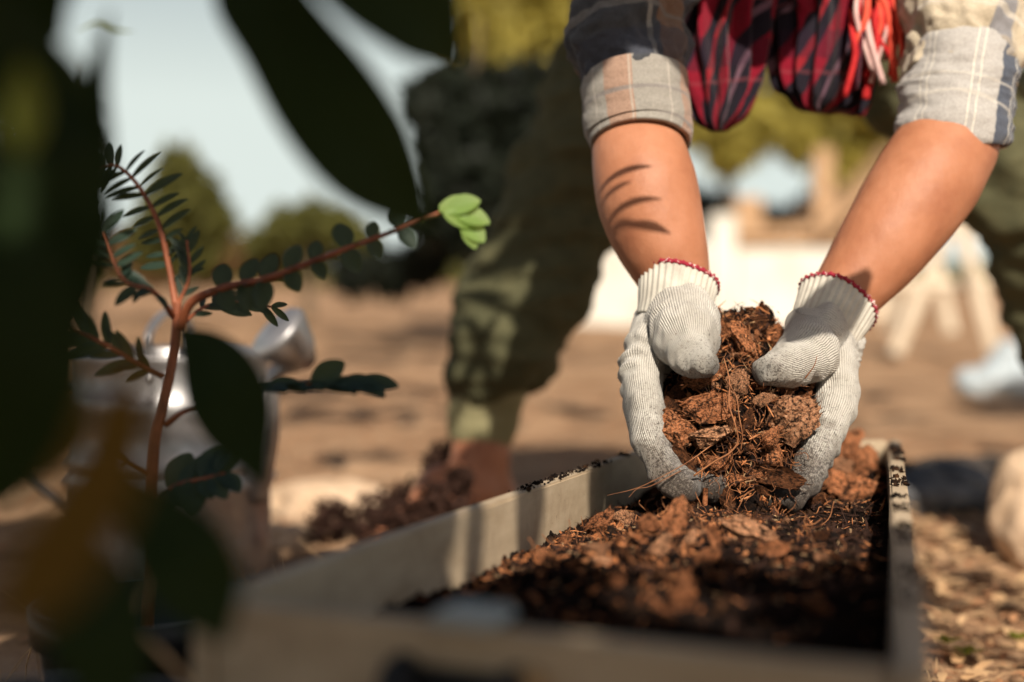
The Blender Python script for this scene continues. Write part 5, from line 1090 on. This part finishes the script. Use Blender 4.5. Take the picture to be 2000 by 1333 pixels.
crown_tree(b, 2.6, blobs_px(b, 13, [(1400, 120, 80), (1480, 60, 80), (1380, 230, 55), (1460, 250, 60), (1360, 20, 90), (1420, 300, 32)]), 'fol_olive', 'olive tree seen between the forearms, left one', 1900, .15, .08, seed=7)
b = ground_at(1620, 13.5)
crown_tree(b, 2.6, blobs_px(b, 13.5, [(1600, 240, 70), (1680, 260, 75), (1560, 170, 60), (1650, 340, 50), (1720, 330, 55), (1560, 280, 35), (1700, 180, 80)]), 'fol_olive', 'olive tree seen between the forearms, right one', 2100, .15, .08, seed=8)
b = ground_at(1500, 15)
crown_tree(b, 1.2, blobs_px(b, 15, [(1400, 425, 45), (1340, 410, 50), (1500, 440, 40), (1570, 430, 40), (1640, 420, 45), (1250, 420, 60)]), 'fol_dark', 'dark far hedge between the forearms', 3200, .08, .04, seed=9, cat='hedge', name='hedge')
b = ground_at(150, 10)
crown_tree(b, 2.0, blobs_px(b, 10, [(60, 300, 120), (0, 420, 130), (120, 470, 80)]), 'fol_dark', 'dark tree at the far left behind the sapling', 2600, .07, .06, seed=10)
# far wood on the horizon, reads as one mass
r9 = np.random.default_rng(4); Vs = []
for i in range(9000):
    x = r9.uniform(-40, 60); y = 42 + r9.uniform(-3, 6); h = (.9 + .8 * noise.noise(Vector((x * .12, 0, 0))) + .5 * noise.noise(Vector((x * .5, 2, 0)))) ; c = np.array([x, y, .1 + r9.random() * max(.3, h)])
    a = r9.normal(0, 1, 3); a /= np.linalg.norm(a); b_2 = np.cross(a, r9.normal(0, 1, 3)); b_2 /= np.linalg.norm(b_2); s_ = .28; Vs.append([c - a * s_, c - b_2 * s_ * .6, c + a * s_, c + b_2 * s_ * .6])
tag(link('far_wood', mesh('far_wood', np.array(Vs).reshape(-1, 3), np.arange(len(Vs) * 4).reshape(-1, 4), False), M['fol_mid']), 'far line of woodland along the horizon', 'wood', None, 'stuff')

p, d = flat(735, 1050)
crown_tree(vw((P(815, 1000, 1.72).x, 1.72, 0)), .1, [(0, 0, .05, .035), (.045, .02, .07, .03), (-.05, 0, .035, .035), (.02, .01, .085, .022), (-.02, .02, .06, .03), (.05, .03, .11, .016)], 'litter_dark', 'dark clump of dead weed hiding the toes of the bare foot', 1500, .008, 0, seed=33, cat='weed', name='dead_weed')
crown_tree(p, .1, [(0, 0, .03, .04), (.05, .02, .04, .04), (-.06, 0, .02, .035), (.10, .05, .06, .035), (.09, .06, .10, .03)], 'litter_dark', 'dark brown dead weed matted beside the bare foot', 1500, .010, 0, seed=31, cat='weed', name='dead_weed')
# low whitewashed wall
W0, W1 = ground_at(1120, 10.5), ground_at(1660, 10.5)
wall = thing('white_wall', (W0 + W1) / 2, 'low whitewashed wall behind the forearms with a taller pillar', 'wall')
def wbox(name, x0, x1, ytop, d, thick, m, par, ybot=None, bevel=.01):
    a, b_ = P(x0, 540, d), P(x1, 540, d); zt_ = P(x0, ytop, d).z; zb_ = P(x0, ybot, d).z if ybot else -.05
    c = vw(((a.x + b_.x) / 2, d + thick / 2, (zt_ + zb_) / 2)); return wparent(link(name, boxm(c, (b_.x - a.x, thick, zt_ - zb_), 0, bevel), M[m]), par)
wbox('wall_panel', 1440, 1650, 487, 10.5, .15, 'whitewash', wall); wbox('wall_panel', 1120, 1385, 480, 10.5, .15, 'whitewash', wall); wbox('pillar', 1388, 1437, 418, 10.45, .22, 'whitewash', wall)
# open shed with tan posts
shed = thing('open_shed', ground_at(1560, 12.5), 'open timber shed with tan posts and sloping roof edge behind the white wall', 'shed')
for x0, x1, yt, yb, d in ((1436, 1488, 385, None, 12.5), (1590, 1625, 290, None, 12.5), (1655, 1690, 400, None, 12.2)): wbox('post', x0, x1, yt, d, .18, 'tanwood', shed, yb)
wbox('beam', 1420, 1700, 440, 12.3, .12, 'tanwood', shed, 462); wbox('lower_beam', 1430, 1660, 470, 12.2, .10, 'tanwood', shed, 484)
wbox('back_panel', 1640, 1760, 420, 13.2, .08, 'palewood', shed)
a, b_ = P(1600, 452, 12.0), P(1770, 290, 12.0); th = vw((0, 0, -.10)); wparent(link('roof', prism([a, b_, b_ + vw((.2, 2.2, .25)), a + vw((.2, 2.2, .25))], th, .01), M['tanwood']), shed)
a2, b2_ = P(1770, 290, 12.0), P(1960, 452, 12.0); wparent(link('roof', prism([a2 + vw((.004, 0, 0)), b2_, b2_ + vw((.2, 2.2, .25)), a2 + vw((.204, 2.2, .25))], th, .01), M['tanwood']), shed)
# sawhorse
sp, sdp = flat(1850, 705); sd_ = sdp
saw = thing('sawhorse', sp, 'pale timber trestle with slanting legs behind the right forearm', 'trestle')
def bar(p, q, w_, name, par, m='palewood'):
    rows = [tuple(p) + (w_, w_ * .6), tuple(q) + (w_, w_ * .6)]; V, F, uv = loft(rows, 4, True, ref=(0, 1, .02)); o = link(name, mesh(name, V, F, False), M[m]); wparent(o, par); return o
for (x0, y0, x1, y1, dd) in ((1865, 390, 1945, 700, 0), (1870, 400, 1750, 690, 0), (1800, 395, 1858, 650, .5), (1790, 400, 1738, 650, .5)): bar(P(x0, y0, sd_ + dd), P(x1, y1, sd_ + dd), .030, 'leg', saw)
bar(P(1740, 560, sd_ + .1), P(1930, 556, sd_ + .1), .03, 'cross_rail', saw); bar(P(1770, 395, sd_ + .2), P(1900, 392, sd_ + .2), .05, 'top_rail', saw)
# white sack
p, d = flat(1950, 775)
V, F = sdf_surface(chain([(vw((p.x - .08, p.y, .04)), .05), (vw((p.x + .12, p.y, .05)), .06)]) + chain([(vw((p.x, p.y, .06)), .05), (vw((p.x + .03, p.y, .14)), .035)]), .012, .05); N = vnormals(V, F); V = V + N * (fbm(V, 14, 3, 3) * .014)[:, None]
tag(link('sack', mesh('sack', V, F), M['sack']), 'pale bluish white sack slumped on the ground at the right', 'sack')
